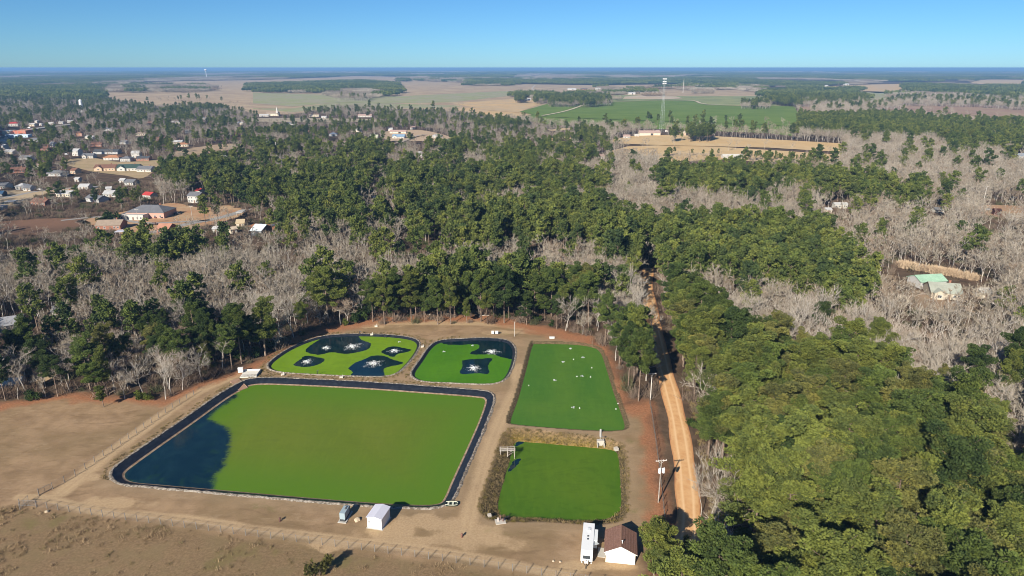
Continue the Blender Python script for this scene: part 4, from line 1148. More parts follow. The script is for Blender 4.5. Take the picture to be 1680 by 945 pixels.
def heights(i):
    z = int(TREES[i, 3]); nm = ZONES[z][0] if z >= 0 else ''
    if nm in ('leftmix', 'leftbare', 'town'): return 0.74
    if nm == 'plantation': return .9
    if 218 < TREES[i, 5] < 250 and 1080 < TREES[i, 4] < 1355 and TREES[i, 1] < 840: return .42
    return 1.0

far_pts_p, far_pts_b = [], []
for i in rest:
    x, y = TREES[i, :2]
    s_ = heights(i) * rng.uniform(.72, 1.16)
    (far_pts_p if TREES[i, 2] > .5 else far_pts_b).append((x, y, 0, rng.uniform(0, 6.28), s_, rng.integers(0, 6)))
# patches of canopy beyond
for (y0, y1, st, i0, nvar) in ((2300, 6200, PATCH, 6, 3), (6200, 19000, PATCH2, 9, 2)):
    C = candidates(y0, y1, st, 60)
    X, Y = C[:, 0], C[:, 1]
    px, py = PX(X, Y, 12.0)
    a = fbm(X * .8 + 3000, Y * .45 + 5000, 700.0, 31); b = fbm(X * .7 + 9000, Y * .3 + 100, 1100.0, 57)
    keep = ~(b > (.72 if y0 < 5000 else .75))
    pine = a + rng.normal(0, .03, len(C)) > .49
    px2, py2 = PX(X, Y, 18.0)
    for f_, P in zip(FIELDS, FPOLY):
        keep &= ~inside(X, Y, P)
        Q = np.array(f_[3], float); keep &= ~((Y < P[:, 1].max()) & (inside(px, py, Q) | inside(px2, py2, Q)))
    pxb, pyb = PX(X, Y - st * .5, 6.0)
    for i, P in enumerate(GP_):
        m = inside(px, pyb, P); keep |= m; pine[m] = rng.random(m.sum()) < FAR_GROVES[i][1]
    for kx, ky, kr, kw, slack, kp in KEEP:
        keep &= np.hypot(X - kx, Y - ky) > kr + st * .6
    for x, y, kk, pp in zip(X, Y, keep, pine):
        if kk: (far_pts_p if pp else far_pts_b).append((x, y, 0, rng.integers(0, 4) * math.pi / 2, 1.0 * rng.uniform(.95, 1.1), i0 + rng.integers(0, nvar)))
w = scatter('pine_wood', far_pts_p, protos_pine)
tag(w, 'dark green massed pines of the woods stretching away to the horizon', 'pine wood', kind='stuff')
w = scatter('bare_wood', far_pts_b, protos_bare)
tag(w, 'grey massed leafless trees of the woods stretching away to the horizon', 'bare wood', kind='stuff')
print('TREES', len(TREES), 'wood instances', len(far_pts_p), len(far_pts_b), 'indiv', len(ip), len(ib))
# ------------------------------------------------------------------ individual trees
STAND = {'housepines': 'below the brown roofed house',
 'town': 'among the town houses', 'midmix': 'in the mixed woods beyond the ponds', 'midbare': 'in a grey gap of the middle woods',
 'nobare1': 'in the bare belt behind the pond side pines', 'swampleft': 'in the dark clump below the town parking lot',
 'leftmix': 'in the mixed woods left of the ponds', 'leftbare': 'in the thin bare patch left of the ponds',
 'backrow': 'in the row behind the ponds', 'backbare': 'beside the far corner of the long right pond', 'centre': 'in the dense block beyond the pond side row',
 'block': 'in the dense block beyond the road bend', 'ridge': 'on the far ridge right of centre', 'plantation': 'in the far plantation',
 'farright': 'in the far right woods', 'roadright': 'in the big stand right of the dirt road', 'roadbare': 'at the roadside opposite the lower pond',
 'roadgap': 'in a gap of the big roadside stand', 'rightedge': 'at the right edge beside the big stand', '': 'in the bare woods right of the road',
}
TONES = [('dark green', (0.062,0.098,0.032)), ('mid green', (0.103,0.146,0.040)), ('yellow green', (0.155,0.190,0.050)), ('olive', (0.168,0.178,0.058))]
def place_word(x, y, px, py, st):
    dr = float(seg_dist(np.array([x]), np.array([y]), ROAD, False)[0])
    if st == 'roadright':
        if dr < 13: return 'on the road edge of the big right stand'
        if py > 840: return 'at the near foot of the big right stand'
        if py < 560: return 'at the far tip of the big right stand'
        if px > 1540: return 'on the right flank of the big stand'
        if py > 700: return 'in the near half of the big right stand'
        return 'in the middle of the big right stand'
    if st == 'backrow':
        if dr < 24 and y < 330: return 'between the long right pond and the dirt road'
        if px < 520: return 'in the row left of the fountain ponds'
        if px < 700: return 'in the row behind the left fountain pond'
        if px < 860: return 'in the row behind the smaller fountain pond'
        return 'in the row behind the long right pond'
    if st == 'leftmix':
        if px < 200: return 'at the left edge above the brown field'
        return 'in the mixed woods left of the fountain ponds'
    if st == '':
        if px < 840: return 'in the grey woods left of centre'
        if py < 440: return 'in the far grey woods right of the road'
        if px > 1450: return 'in grey woods round the mint roofed barn'
        return 'in the grey woods right of the road'
    return STAND.get(st, STAND[''])

LM = [('the white travel trailer', G(967, 885)), ('the brown roofed house', G(1043, 900)), ('the crossarm pole by the clump', G(1067, 656)), ('the transformer pole', G(1095, 824)), ('the lamp post on the forest edge', G(558, 531)),
      ('the thin pole on the bank', G(860, 530)), ('the white control cabinet', G(398, 606)), ('the left fountain pond far corner', G(500, 550)), ('the brown field left corner', G(20, 655)),
      ('the pale hoop shed', G(14, 634)), ('the long grey metal barn', G(20, 545)), ('the mint green roofed barn', G(1519, 475)), ('the cream house with faded roof', G(1560, 490)), ('the long right pond far corner', G(995, 565)),
      ('the largest pond upper left corner', G(380, 620)), ('the bend of the dirt road', G(1062, 470)), ('the open barn with bluish roof', G(430, 388)), ('the brick house by the hollies', G(184, 385)), ('the white control boxes', G(812, 530)),
      ('the lowest transformer cans', G(1215, 940)), ('the small grey roofed shed', G(100, 520)), ('the lower end of the roadside', G(1150, 930)), ('the middle of the far treeline', G(700, 516)), ('the red bank behind the ponds', G(620, 519)), ('the dark water by the mint roofed barn', G(1480, 445))]

def tree_at(kind, v, x, y, s, rz, tone, label, group):
    nm = 'pine_tree' if kind else 'bare_tree'
    r = thing(nm, label, 'pine' if kind else 'bare tree', (x, y, ground_z(x, y) - 0.05), rz, group)
    q_ = rng.uniform(.86, 1.14)
    r.scale = (s[0] * q_, s[0] / q_, s[1])
    a = bpy.data.objects.new('trunk', (PINE_T if kind else BARE_T)[v]); b = bpy.data.objects.new('crown', (PINE_C if kind else BARE_C)[v])
    for o in (a, b):
        COL.objects.link(o); o.parent = r
    if kind: b.color = (*tone, 1.0)
    return r

recs = []
for lst, kind in ((ip, 1), (ib, 0)):
    for i in lst:
        x, y, _, z, px, py = TREES[i]
        st = ZONES[int(z)][0] if z >= 0 else ''
        h = heights(i)
        pw = [.24, .36, .25, .15] if st != 'roadright' else [.08, .30, .37, .25]
        if st in ('backrow', 'leftmix'): pw = [.36, .38, .18, .08]
        ti = int(rng.choice(4, p=pw))
        sz = rng.uniform(.74, 1.14)
        if st == 'backrow': sz = min(sz, 1.0)
        if rng.random() < (.45 if st == 'backrow' else .12): sz *= .62
        recs.append(dict(kind=kind, x=x, y=y, st=st, px=px, py=py, tone=ti, h=h * sz, w=h * sz * rng.uniform(.84, 1.22) * (1.28 if st == 'roadright' else 1.0), v=int(rng.integers(0, NP if kind else NB)), rz=rng.uniform(0, 6.28)))
# specimens placed by hand, where the photograph shows them clear of their neighbours
HAND = [(1, 1072, 944, 1.0, .62, 2, 'round topped pine overlapping the corner of the brown roofed house'), (1, 1100, 985, .8, .5, 2, 'low bushy pine below the brown roofed house at the photo bottom'), (1, 1145, 990, .8, .55, 1, 'young pine at the foot of the dirt road'),
        (0, 1165, 868, 1.05, 1.0, 0, 'tall pale leafless tree at the roadside opposite the lower pond'), (0, 1192, 865, 1.1, .95, 0, 'forked pale leafless tree just right of the tall roadside one'), (0, 1178, 838, .9, .9, 0, 'slim leafless tree behind the two pale roadside ones'), (0, 1150, 845, .8, .75, 0, 'small leafless tree nearest the road opposite the lower pond'),
        (1, 1048, 658, .95, 1.0, 1, 'two toned tall pine with bare lower trunk on the red needle bank'), (1, 1030, 640, .9, .95, 0, 'dense dark pine at the corner of the long right pond'), (1, 1040, 625, .9, 1.1, 2, 'yellowish pine rising above the clump by the long right pond'),
        (1, 162, 655, .9, .55, 1, 'low pine standing out into the brown field corner'), (1, 170, 668, .6, .35, 2, 'small bright pine at the field edge under bare trees'), (1, 95, 650, .9, .6, 0, 'dark spreading pine at the brown field edge'),
        (0, 235, 648, 1.0, .8, 0, 'wide crowned leafless tree above the brown field corner'), (0, 272, 655, 1.0, .78, 0, 'leafless tree leaning over the farm track start'), (0, 205, 655, .95, .75, 0, 'leafless tree left of the wide crowned one'),
        (0, 365, 605, 1.1, .8, 0, 'pale spreading leafless tree behind the white control cabinet'), (1, 342, 612, .5, .33, 2, 'small bright green pine beside the farm track'), (0, 30, 655, .8, .6, 0, 'thin leafless tree at the left end of the brown field')]
for kind, px, py, w_, h_, ti, lab in HAND:
    g = G(px, py)
    recs.append(dict(kind=kind, x=g.x, y=g.y, st='hand', px=px, py=py, tone=ti, h=h_, w=w_ * (h_ if h_ > .7 else .8) , v=int(rng.integers(0, NP if kind else NB)), rz=rng.uniform(0, 6.28), label=lab, hand=1))
# nothing crowds the hand placed ones; keep 300 of each kind
hx = np.array([[r['x'], r['y']] for r in recs if r.get('hand')])
recs = [r for r in recs if r.get('hand') or np.min(np.hypot(hx[:, 0] - r['x'], hx[:, 1] - r['y'])) > 2.6]
for ph, g in LM:
    for kind in (1, 0):
        c = [r for r in recs if r['kind'] == kind and 'label' not in r]
        r = min(c, key=lambda r: math.hypot(r['x'] - g.x, r['y'] - g.y))
        if math.hypot(r['x'] - g.x, r['y'] - g.y) < 16:
            r['label'] = ('%s pine standing nearest to %s' % (TONES[r['tone']][0], ph)) if kind else 'leafless tree standing nearest to %s' % ph
by = {}
for r in recs:
    if 'label' in r: continue
    r['place'] = place_word(r['x'], r['y'], r['px'], r['py'], r['st'])
    by.setdefault((r['kind'], r['place']), []).append(r)
for (kind, pl), L in by.items():
    L.sort(key=lambda r: r['h'] * (PINE_H if kind else BARE_H)[r['v']])
    if len(L) >= 3:
        L[-1]['label'] = 'tallest %s %s' % ('pine' if kind else 'leafless tree', pl)
        L[0]['label'] = 'shortest %s %s' % ('pine' if kind else 'leafless tree', pl)
    for r in L:
        if 'label' in r: continue
        ht = r['h'] * (PINE_H if kind else BARE_H)[r['v']]
        hh = 'tall' if ht > (21 if kind else 17) else ('low' if ht < (15.5 if kind else 12.5) else 'medium high')
        if kind: r['label'] = '%s %s pine %s' % (hh, TONES[r['tone']][0], pl)
        else: r['label'] = '%s %s leafless tree %s' % (hh, 'spreading' if r['w'] > r['h'] else 'narrow', pl)
same = {}
for r in recs: same.setdefault(r['label'], []).append(r)
for lab, L in same.items():
    if len(L) < 2: continue
    left = list(L)
    for word, key in (('leftmost', lambda r: r['px']), ('rightmost', lambda r: -r['px']), ('nearest', lambda r: r['y']), ('farthest', lambda r: -r['y'])):
        if not left: break
        q = min(L, key=key)
        if q in left:
            left.remove(q); q['label'] = word + ' ' + lab
    for r in left:
        r['label'] = ('middle ' if len(left) == 1 else 'inner ') + lab
for r in recs:
    grp = ('pines ' if r['kind'] else 'leafless trees ') + r.get('place', 'near the ponds')
    tn = TONES[r['tone']][1]; j = rng.uniform(.88, 1.12)
    tree_at(r['kind'], r['v'], r['x'], r['y'], (r['w'], r['h']), r['rz'], tuple(c * j for c in tn), r['label'], grp)

# ------------------------------------------------------------------ bushes along the forest edge
BUSH_M = needlemat('bush_leaves', True)
def bush_mesh(seed, n=420, s=0.26):
    r = np.random.default_rng(seed)
    Q, D, T = [], [], []
    for k in range(9):
        c = r.normal(0, .75, 3) * np.array([1, 1, .5]) + np.array([0, 0, 1.2]); rr = r.uniform(.6, 1.0)
        d = r.normal(size=(n // 9, 3)); d /= np.linalg.norm(d, axis=1)[:, None]
        Q.append(c + d * rr * np.array([1, 1, .95]) * (r.random((n // 9, 1)) ** .4)); D.append(d); T.append(np.full(n // 9, np.clip(r.normal(.5, .25), 0, 1)))
    Q = np.concatenate(Q); D = np.concatenate(D); T = np.concatenate(T); m = len(Q)
    A = D + r.normal(0, .6, (m, 3)); A /= np.linalg.norm(A, axis=1)[:, None]
    B = np.cross(A, r.normal(size=(m, 3))); B /= np.linalg.norm(B, axis=1)[:, None]
    v = np.stack([Q - A * s, Q + B * s * .6, Q + A * s * 1.3, Q - B * s * .6], 1).reshape(-1, 3)
    v[:, 2] = np.maximum(v[:, 2], 0.02)
    return v, np.arange(4 * m).reshape(m, 4), np.repeat(T, 4)
BM = []
for i in range(4):
    v, f, tt = bush_mesh(40 + i)
    BM.append(np_mesh('bush_leaves', v, f, [BUSH_M], attrs=dict(tint=tt)))
stem = MB()
for k in range(5):
    a = k * 1.3; stem.tube((0, 0, -.1), (math.cos(a) * .5, math.sin(a) * .5, 1.3), .06, .02, 5)
STEM = stem.mesh('bush_stem', PINE_BARK)
BUSHES = [(585,528,1.6,'large dark green bush at the left end of the far treeline'),(600,524,1.9,'tall round evergreen bush in front of the far pines'),(566,534,.9,'small yellow green bush beside the lamp post'),(757,515,1.6,'bright green bush in the middle of the far treeline'),
 (640,517,.9,'small bush left of the fallen white branches'),(850,520,.8,'low bush right of the white branch pile'),(880,528,1.0,'bush on the red bank behind the long right pond'),(905,535,.9,'shaggy bush left of the pond corner trees'),(230,655,1.1,'yellow green bush at the start of the farm track'),(248,656,.8,'low olive bush right of the yellow green one'),
 (395,590,1.2,'bush behind the white control cabinet'),(420,585,1.3,'dark bush on the left bank of the fountain pond'),(440,572,1.2,'bush beside the left corner of the fountain pond'),(60,655,1.2,'bush below the dark spreading pine'),(525,943,1.3,'lone olive bush in the rough grass at the photo bottom'),
 (166,372,2.2,'left of the round dark hollies beside the brick house'),(174,366,2.2,'middle round dark holly beside the brick house'),(186,363,2.6,'largest round dark holly behind the brick house'),(1125,905,1.0,'scrubby bush on the lower road edge'),(1135,700,.9,'low bush on the right road verge')]
for k, (px, py, s_, lab) in enumerate(BUSHES):
    g = G(px, py)
    r = thing('evergreen_bush', lab, 'bush', (g.x, g.y, ground_z(g.x, g.y)), k * 1.7, 'bushes at the edges of the woods and yards'); r.scale = (s_, s_, s_ * 1.1)
    a = link('foliage', BM[k % 4], r); b = link('stem', STEM, r)
    a.color = (*[(0.040,0.070,0.018), (0.050,0.095,0.016), (0.095,0.125,0.022), (0.10,0.10,0.03)][1 if 'bright' in lab else 2 if 'yellow' in lab else 3 if ('olive' in lab or 'scrub' in lab) else 0], 1)

# ------------------------------------------------------------------ undergrowth, grass and weeds (nobody could count them)
def sprig(seed, n, h, w, s, mat, spread):
    r = np.random.default_rng(seed)
    P = r.normal(0, spread, (n, 3)) * np.array([1, 1, 0]); A = r.normal(0, .45, (n, 3)) + np.array([0, 0, 1.0]); A /= np.linalg.norm(A, axis=1)[:, None]
    B = np.cross(A, r.normal(size=(n, 3))); B /= np.linalg.norm(B, axis=1)[:, None]
    L = h * r.uniform(.5, 1.2, (n, 1))
    v = np.stack([P - B * w, P + B * w, P + A * L + B * w * s, P + A * L - B * w * s], 1).reshape(-1, 3)
    return np_mesh('sprig', v, np.arange(4 * n).reshape(n, 4), [mat])
def plantmat(name, cols):
    t = NT(name, 0.95, 0.05); r = t.rand()
    c = t.mix(t.ss(r, 0.0, 0.6), cols[0], cols[1]); c = t.mix(t.ss(r, 0.65, 1.0), c, cols[2])
    return t.base(c)
UG = plantmat('undergrowth_twigs', ((0.130,0.090,0.066), (0.200,0.152,0.115), (0.060,0.075,0.028)))
for i in range(3): proto(protos_under, 'u%d' % i, sprig(60 + i, 130, 2.3, .05, .6, UG, .9))
v, f, tt = bush_mesh(77, 200, .35)
C = candidates(95, 620, 4.4, 40)
X, Y = C[:, 0], C[:, 1]
px, py = PX(X, Y, 1.0)
k = ~(inside(X, Y, CLEAR) & (Y < 262)) & (seg_dist(X, Y, ROAD, False) > 5.2)
for P in FPOLY: k &= ~inside(X, Y, P)
for kx, ky, kr, kw, sl2, kp in KEEP: k &= np.hypot(X - kx, Y - ky) > kr - 2
for P in NO_TREES: k &= ~inside(X, Y, P)
k &= rng.random(len(C)) < .75
pts = [(x, y, 0, rng.uniform(0, 6.28), rng.uniform(.5, 1.35), rng.integers(0, 3)) for x, y in C[k]]
tag(scatter('undergrowth', pts, protos_under), 'brown leafless undergrowth between the trunks of the woods', 'undergrowth', kind='stuff')
protos_grass = bpy.data.collections.new('grass_kit')
GR = plantmat('dry_grass_blades', ((0.215,0.150,0.082), (0.340,0.245,0.145), (0.160,0.130,0.058)))
for i in range(3): proto(protos_grass, 'g%d' % i, sprig(80 + i, 26, .38, .035, .4, GR, .32))
C = candidates(96, 150, .95, 10); X, Y = C[:, 0], C[:, 1]
yl = np.interp(X, fl[:, 0], fl[:, 1])
dens = fbm(X, Y, 10, 71)
k = (Y < yl - .6) & (X < 20) & (rng.random(len(C)) < np.clip((dens - .40) * 2.4, .04, .7))
pts = [(x, y, ground_z(x, y), rng.uniform(0, 6.28), rng.uniform(.5, 1.5), rng.integers(0, 3)) for x, y in C[k]]
tag(scatter('dry_grass', pts, protos_grass), 'rough dry grass in the foreground field below the fence', 'dry grass', kind='stuff')
protos_weed = bpy.data.collections.new('weed_kit')
WD = plantmat('bank_weeds', ((0.125,0.100,0.045), (0.270,0.200,0.105), (0.165,0.135,0.030)))
for i in range(3): proto(protos_weed, 'w%d' % i, sprig(90 + i, 34, .8, .05, .4, WD, .42))
pts = []
d4 = PONDS['south']['d']
js, is_ = np.where((d4 > -.3) & (GZ > -1.5) & (GX < G(1000, 800).x + 30))
for q in rng.permutation(len(js))[:1100]:
    j, i = js[q], is_[q]
    pts.append((GX[j, i], GY[j, i], GZ[j, i] - .05, rng.uniform(0, 6.28), rng.uniform(.25, .7), rng.integers(0, 3)))
js, is_ = np.where((pond_in < -.9) & (pond_in > -2.8) & (GX < -20))
for q in rng.permutation(len(js))[:900]:
    j, i = js[q], is_[q]
    if GY[j, i] > 150: pts.append((GX[j, i], GY[j, i], GZ[j, i], rng.uniform(0, 6.28), rng.uniform(.25, .6), rng.integers(0, 3)))
Lr = ROAD + Nr * 5.6
for q in range(420):
    f_ = rng.uniform(0, len(Lr) - 1.01); a = int(f_); p = Lr[a] + (Lr[a + 1] - Lr[a]) * (f_ - a) + rng.normal(0, .5, 2)
    if p[1] < 205: pts.append((p[0], p[1], 0, rng.uniform(0, 6.28), rng.uniform(.4, 1.1), rng.integers(0, 3)))
tag(scatter('bank_weeds', pts, protos_weed), 'dead brown weeds on the pond banks and the road ditch', 'weeds', kind='stuff')
# ------------------------------------------------------------------ buildings of the town and farms
GLASS = paint((0.045,0.055,0.065), .15, .6, .1)
WINF = paint((0.66,0.66,0.64), .6, .3)
DOORM = paint((0.20,0.13,0.09), .6, .3)
CONC = paint((0.44,0.42,0.38), .9, .1, .35)
def window_part(root, x, y, z, w, h, face):
    """face: 'f' looks along local -y, 'r' along +x, 'l' along -x"""
    mf, mp = MB(), MB()
    if face == 'f':
        for dx in (-w / 2, w / 2): mf.box((dx, 0, 0), (.10, .10, h + .1))
        for dz in (-h / 2, h / 2): mf.box((0, -.003, dz), (w + .12, .10, .1))
        mf.box((0, .004, 0), (.06, .08, h - .1))
        mp.box((0, .01, 0), (w - .1, .05, h - .1))
    else:
        for dy in (-w / 2, w / 2): mf.box((0, dy, 0), (.10, .10, h + .1))
        for dz in (-h / 2, h / 2): mf.box((0.003, 0, dz), (.10, w + .12, .1))
        mp.box((0, 0, 0), (.05, w - .1, h - .1))
    fo = mf.build('window', WINF, root, loc=(x, y, z))
    mp.build('pane', GLASS, fo)
def door_part(root, x, y, z0, w, h, mat=None):
    d = MB(); d.box((0, 0, h / 2), (w, .09, h)); d.box((0, -.02, h * .72), (w * .62, .09, h * .3))
    o = d.build('door', mat or DOORM, root, loc=(x, y, z0))
    k = MB(); k.lathe((w * .38, -.1, h * .46), [(.03, -.03), (.05, 0), (.03, .03)], 8); k.build('handle', WINF, o)

def gable_roof(m, L, D, h, rise, ov=.45, th=.22, ridge='x'):
    """two slabs meeting at a ridge, along x (or y)"""
    a, b = (L, D) if ridge == 'x' else (D, L)
    for s in (-1, 1):
        e = b / 2 + ov; dz = rise * ov / (b / 2)
        pts = [(-a / 2 - ov, s * e, h - dz), (a / 2 + ov, s * e, h - dz), (a / 2 + ov, 0, h + rise), (-a / 2 - ov, 0, h + rise)]
        if ridge == 'y': pts = [(p[1], p[0], p[2]) for p in pts]
        top = [(p[0], p[1], p[2] + th) for p in pts]
        m.add(pts + top, [(0, 1, 2, 3), (4, 5, 6, 7), (0, 1, 5, 4), (1, 2, 6, 5), (2, 3, 7, 6), (3, 0, 4, 7)])
def gable_wall(m, L, D, h, rise):
    m.add([(-L/2,-D/2,-.3),(L/2,-D/2,-.3),(L/2,D/2,-.3),(-L/2,D/2,-.3),(-L/2,-D/2,h),(L/2,-D/2,h),(L/2,D/2,h),(-L/2,D/2,h),(-L/2,0,h+rise),(L/2,0,h+rise)],
          [(0,1,5,4),(1,2,6,9,5),(2,3,7,6),(3,0,4,8,7),(4,5,9,8),(6,7,8,9)])
def building(name, label, loc, L, D, h, yaw, roofc, wallc, style, small=False, group=None):
    root = thing(name, label, name.replace('_', ' '), loc, R(yaw), group)
    wm = paint(wallc, .85, .15, .22, .7); rm = roofmat(roofc)
    w, r = MB(), MB()
    rise = D * .22
    if style == 'gable':
        gable_wall(w, L, D, h, rise); gable_roof(r, L, D, h, rise)
    elif style == 'crossgable':
        gable_wall(w, L, D, h, rise); gable_roof(r, L, D, h, rise)
        wl = L * .34; x0 = -L * .26; rs = wl * .30
        y0, y1 = -D / 2 - 1.6, 0
        w.add([(x0-wl/2,y0,-.3),(x0+wl/2,y0,-.3),(x0+wl/2,-D/2-.01,-.3),(x0-wl/2,-D/2-.01,-.3),(x0-wl/2,y0,h+.01),(x0+wl/2,y0,h+.01),(x0+wl/2,-D/2-.01,h+.01),(x0-wl/2,-D/2-.01,h+.01),(x0,y0,h+rs),(x0,-D/2-.01,h+rs)],
              [(0,1,5,8,4),(1,2,6,5),(3,0,4,7),(4,8,9,7),(5,6,9,8)])
        for s in (-1, 1):
            p = [(x0+s*(wl/2+.4),y0-.4,h-.15),(x0+s*(wl/2+.4),y1,h-.15),(x0,y1,h+rs+.05),(x0,y0-.4,h+rs+.05)]
            q = [(a,b,c+.24) for a,b,c in p]
            r.add(p+q, [(0,1,2,3),(4,5,6,7),(0,1,5,4),(1,2,6,5),(2,3,7,6),(3,0,4,7)])
    elif style == 'hip':
        w.box((0, 0, h / 2 - .15), (L, D, h + .3))
        o = .5; k = min(D / 2, L / 2) * .9
        lx = max(L / 2 - k, .3)
        r.add([(-L/2-o,-D/2-o,h),(L/2+o,-D/2-o,h),(L/2+o,D/2+o,h),(-L/2-o,D/2+o,h),(-L/2-o,-D/2-o,h+.2),(L/2+o,-D/2-o,h+.2),(L/2+o,D/2+o,h+.2),(-L/2-o,D/2+o,h+.2),(-lx,0,h+rise+.2),(lx,0,h+rise+.2)],
              [(0,3,2,1),(0,1,5,4),(1,2,6,5),(2,3,7,6),(3,0,4,7),(4,5,9,8),(6,7,8,9),(5,6,9),(7,4,8)])
    else:
        if name == 'carport':
            for sx in (-1, 0, 1):
                for sy in (-1, 1): w.tube((sx * (L / 2 - .3), sy * (D / 2 - .3), -.2), (sx * (L / 2 - .3), sy * (D / 2 - .3), h), .09, .09, 6)
            r.box((0, 0, h + .12), (L, D, .22)); r.box((0, -D / 2 - .02, h + .08), (L + .1, .08, .34))
        else:
            w.box((0, 0, h / 2 - .15), (L, D, h + .3))
            for sy in (-1, 1): w.box((0, sy * (D / 2 - .14), h + .35), (L - .01, .26, .7))
            for sx in (-1, 1): w.box((sx * (L / 2 - .14), 0, h + .347), (.26, D - .5, .7))
            r.box((0, 0, h + .14), (L - .56, D - .56, .26))
    if name == 'carport': w.build('post', wm, root)
    else: w.build('wall', wm, root)
    ro = r.build('roof', rm, root)
    if name == 'carport': return root
    # openings on the side that faces the camera
    fy = -D / 2 - .03
    if name in ('barn',):
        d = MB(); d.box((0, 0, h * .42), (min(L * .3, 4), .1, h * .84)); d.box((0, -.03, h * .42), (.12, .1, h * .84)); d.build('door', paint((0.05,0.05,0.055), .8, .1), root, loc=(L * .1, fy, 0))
        for x_ in (-.32, .36): window_part(root, L * x_, fy, h * .6, 1.2, .8, 'f')
    elif name == 'shed':
        door_part(root, 0, fy, 0, min(1.2, L * .4), min(2.1, h * .8))
        window_part(root, L * .32, fy, h * .58, .8, .8, 'f')
    else:
        door_part(root, L * .08, fy, 0, 1.05, 2.1)
        xs_ = (-.38, -.14, .26, .40) if L > 9 else (-.3, .32)
        for x_ in xs_:
            if style == 'crossgable' and x_ < -.05: continue
            window_part(root, L * x_, fy, 1.55, 1.15, 1.25, 'f')
        if style == 'crossgable': window_part(root, -L * .26, fy - 1.6, 1.55, 1.6, 1.3, 'f')
        if h > 4.4:
            for x_ in xs_: window_part(root, L * x_, fy, h - 1.4, 1.1, 1.25, 'f')
        if style in ('gable', 'hip', 'crossgable') and L > 12:
            c = MB(); c.box((L * .22, D * .12, h + rise * .8 + .5), (.8, .8, 1.9)); c.box((L * .22, D * .12, h + rise * .8 + 1.5), (1.0, 1.0, .18)); c.build('chimney', paint(BRK, .9, .1), ro)
    return root
for (nm, lab, px, py, wpx, dm, h, yaw, rc, wc, st) in BL:
    g = G(px, py); L = max(wpx * depth(px, py) / F, 4.0)
    ya = yaw
    building(nm, lab, (g.x, g.y, 0.0), L if abs(yaw) < 45 else dm, dm if abs(yaw) < 45 else L, h, ya if abs(yaw) < 45 else ya - 90 + (0), rc, wc, st) if abs(yaw) < 45 else building(nm, lab, (g.x, g.y, 0.0), L, dm, h, (yaw - 90) * .5, rc, wc, 'gable_front' if False else st)

# smaller roofs half hidden among the town trees
SMALL = [(60,232,'grey','below the tan block with a red end'),(75,247,'brown','left of the sunlit white house'),(20,252,'pale','at the left edge below the narrow white house end'),(45,262,'grey','left of the tan lawns, higher of two'),(70,276,'tan','at the left tip of the tan lawns'),(30,283,'brown','above the white ranch house at the left edge'),(95,288,'grey','just below the left end of the tan lawns'),
         (160,240,'brown','behind the gable fronted house on the lawns'),(205,236,'grey','behind the orange roofed house on the lawns'),(150,228,'pale','below the orange brick house'),(178,214,'grey','right of the upright white tank'),(232,222,'tan','behind the tall plain white house'),(262,231,'brown','behind the dark roofed bungalow'),(292,236,'pale','left end of the narrow tan clearing'),(312,218,'grey','deep in grey trees right of the town'),
         (350,212,'tan','in the grey woods between town and church'),(385,224,'brown','above the narrow tan clearing'),(365,262,'pale','in the pines below the narrow tan clearing'),(405,258,'tan','in pines left of the tall pale pole'),(290,203,'pale','far in the woods below the tan plain'),(250,204,'brown','in the far woods right of the railway strip'),(335,196,'grey','close to the near edge of the tan plain'),(395,204,'pale','left of the church clearing'),
         (570,238,'tan','between the slate blue roof and the grey roof'),(585,216,'pale','above the yellowish white house'),(500,216,'brown','left of the slate blue roofed house'),(480,205,'grey','just below the church clearing'),(770,238,'tan','right of the pale blue roofed house'),(350,270,'orange','with bright roof in the pines right of the lawns'),(300,240,'orange','with bright roof below the narrow tan clearing'),(160,330,'grey','left of the white bungalow among pines'),(110,322,'pale','above the brown field by the town drive'),
         (70,336,'brown','beside the bare yard tree'),(560,262,'brown','right of the white roofed house in the pines'),(640,290,'grey','deep in the dense middle pines'),(735,300,'tan','in a gap at the right of the middle pines')]
SC = {'grey': (RG, GRYW), 'brown': (RB, BRK), 'pale': (RW, CRM), 'tan': (RT, CRM), 'orange': (RO, CRM)}
for k, (px, py, cn, where) in enumerate(SMALL):
    g = G(px, py); rr = random.Random(k)
    building('house', 'small %s roofed house %s' % (cn, where), (g.x, g.y, 0), rr.uniform(12, 17), rr.uniform(8, 10), 2.9, rr.uniform(-25, 25), *SC[cn], rr.choice(['gable', 'hip', 'gable']), group='small houses half hidden among the town trees')

# white church with its steeple
g = G(*CHURCH)
ch = building('church', 'tan roofed white church with a pointed white steeple', (g.x, g.y, 0), 26, 14, 5.5, 6, RT, CRM, 'gable')
m = MB(); m.box((10, -4, 5), (4.2, 4.2, 10)); m.box((10, -4, 11), (3.2, 3.2, 2.4)); m.add([(8.4,-5.6,12.2),(11.6,-5.6,12.2),(11.6,-2.4,12.2),(8.4,-2.4,12.2),(10,-4,19)], [(0,1,4),(1,2,4),(2,3,4),(3,0,4)])
m.build('steeple', paint(WH, .7, .2), ch)

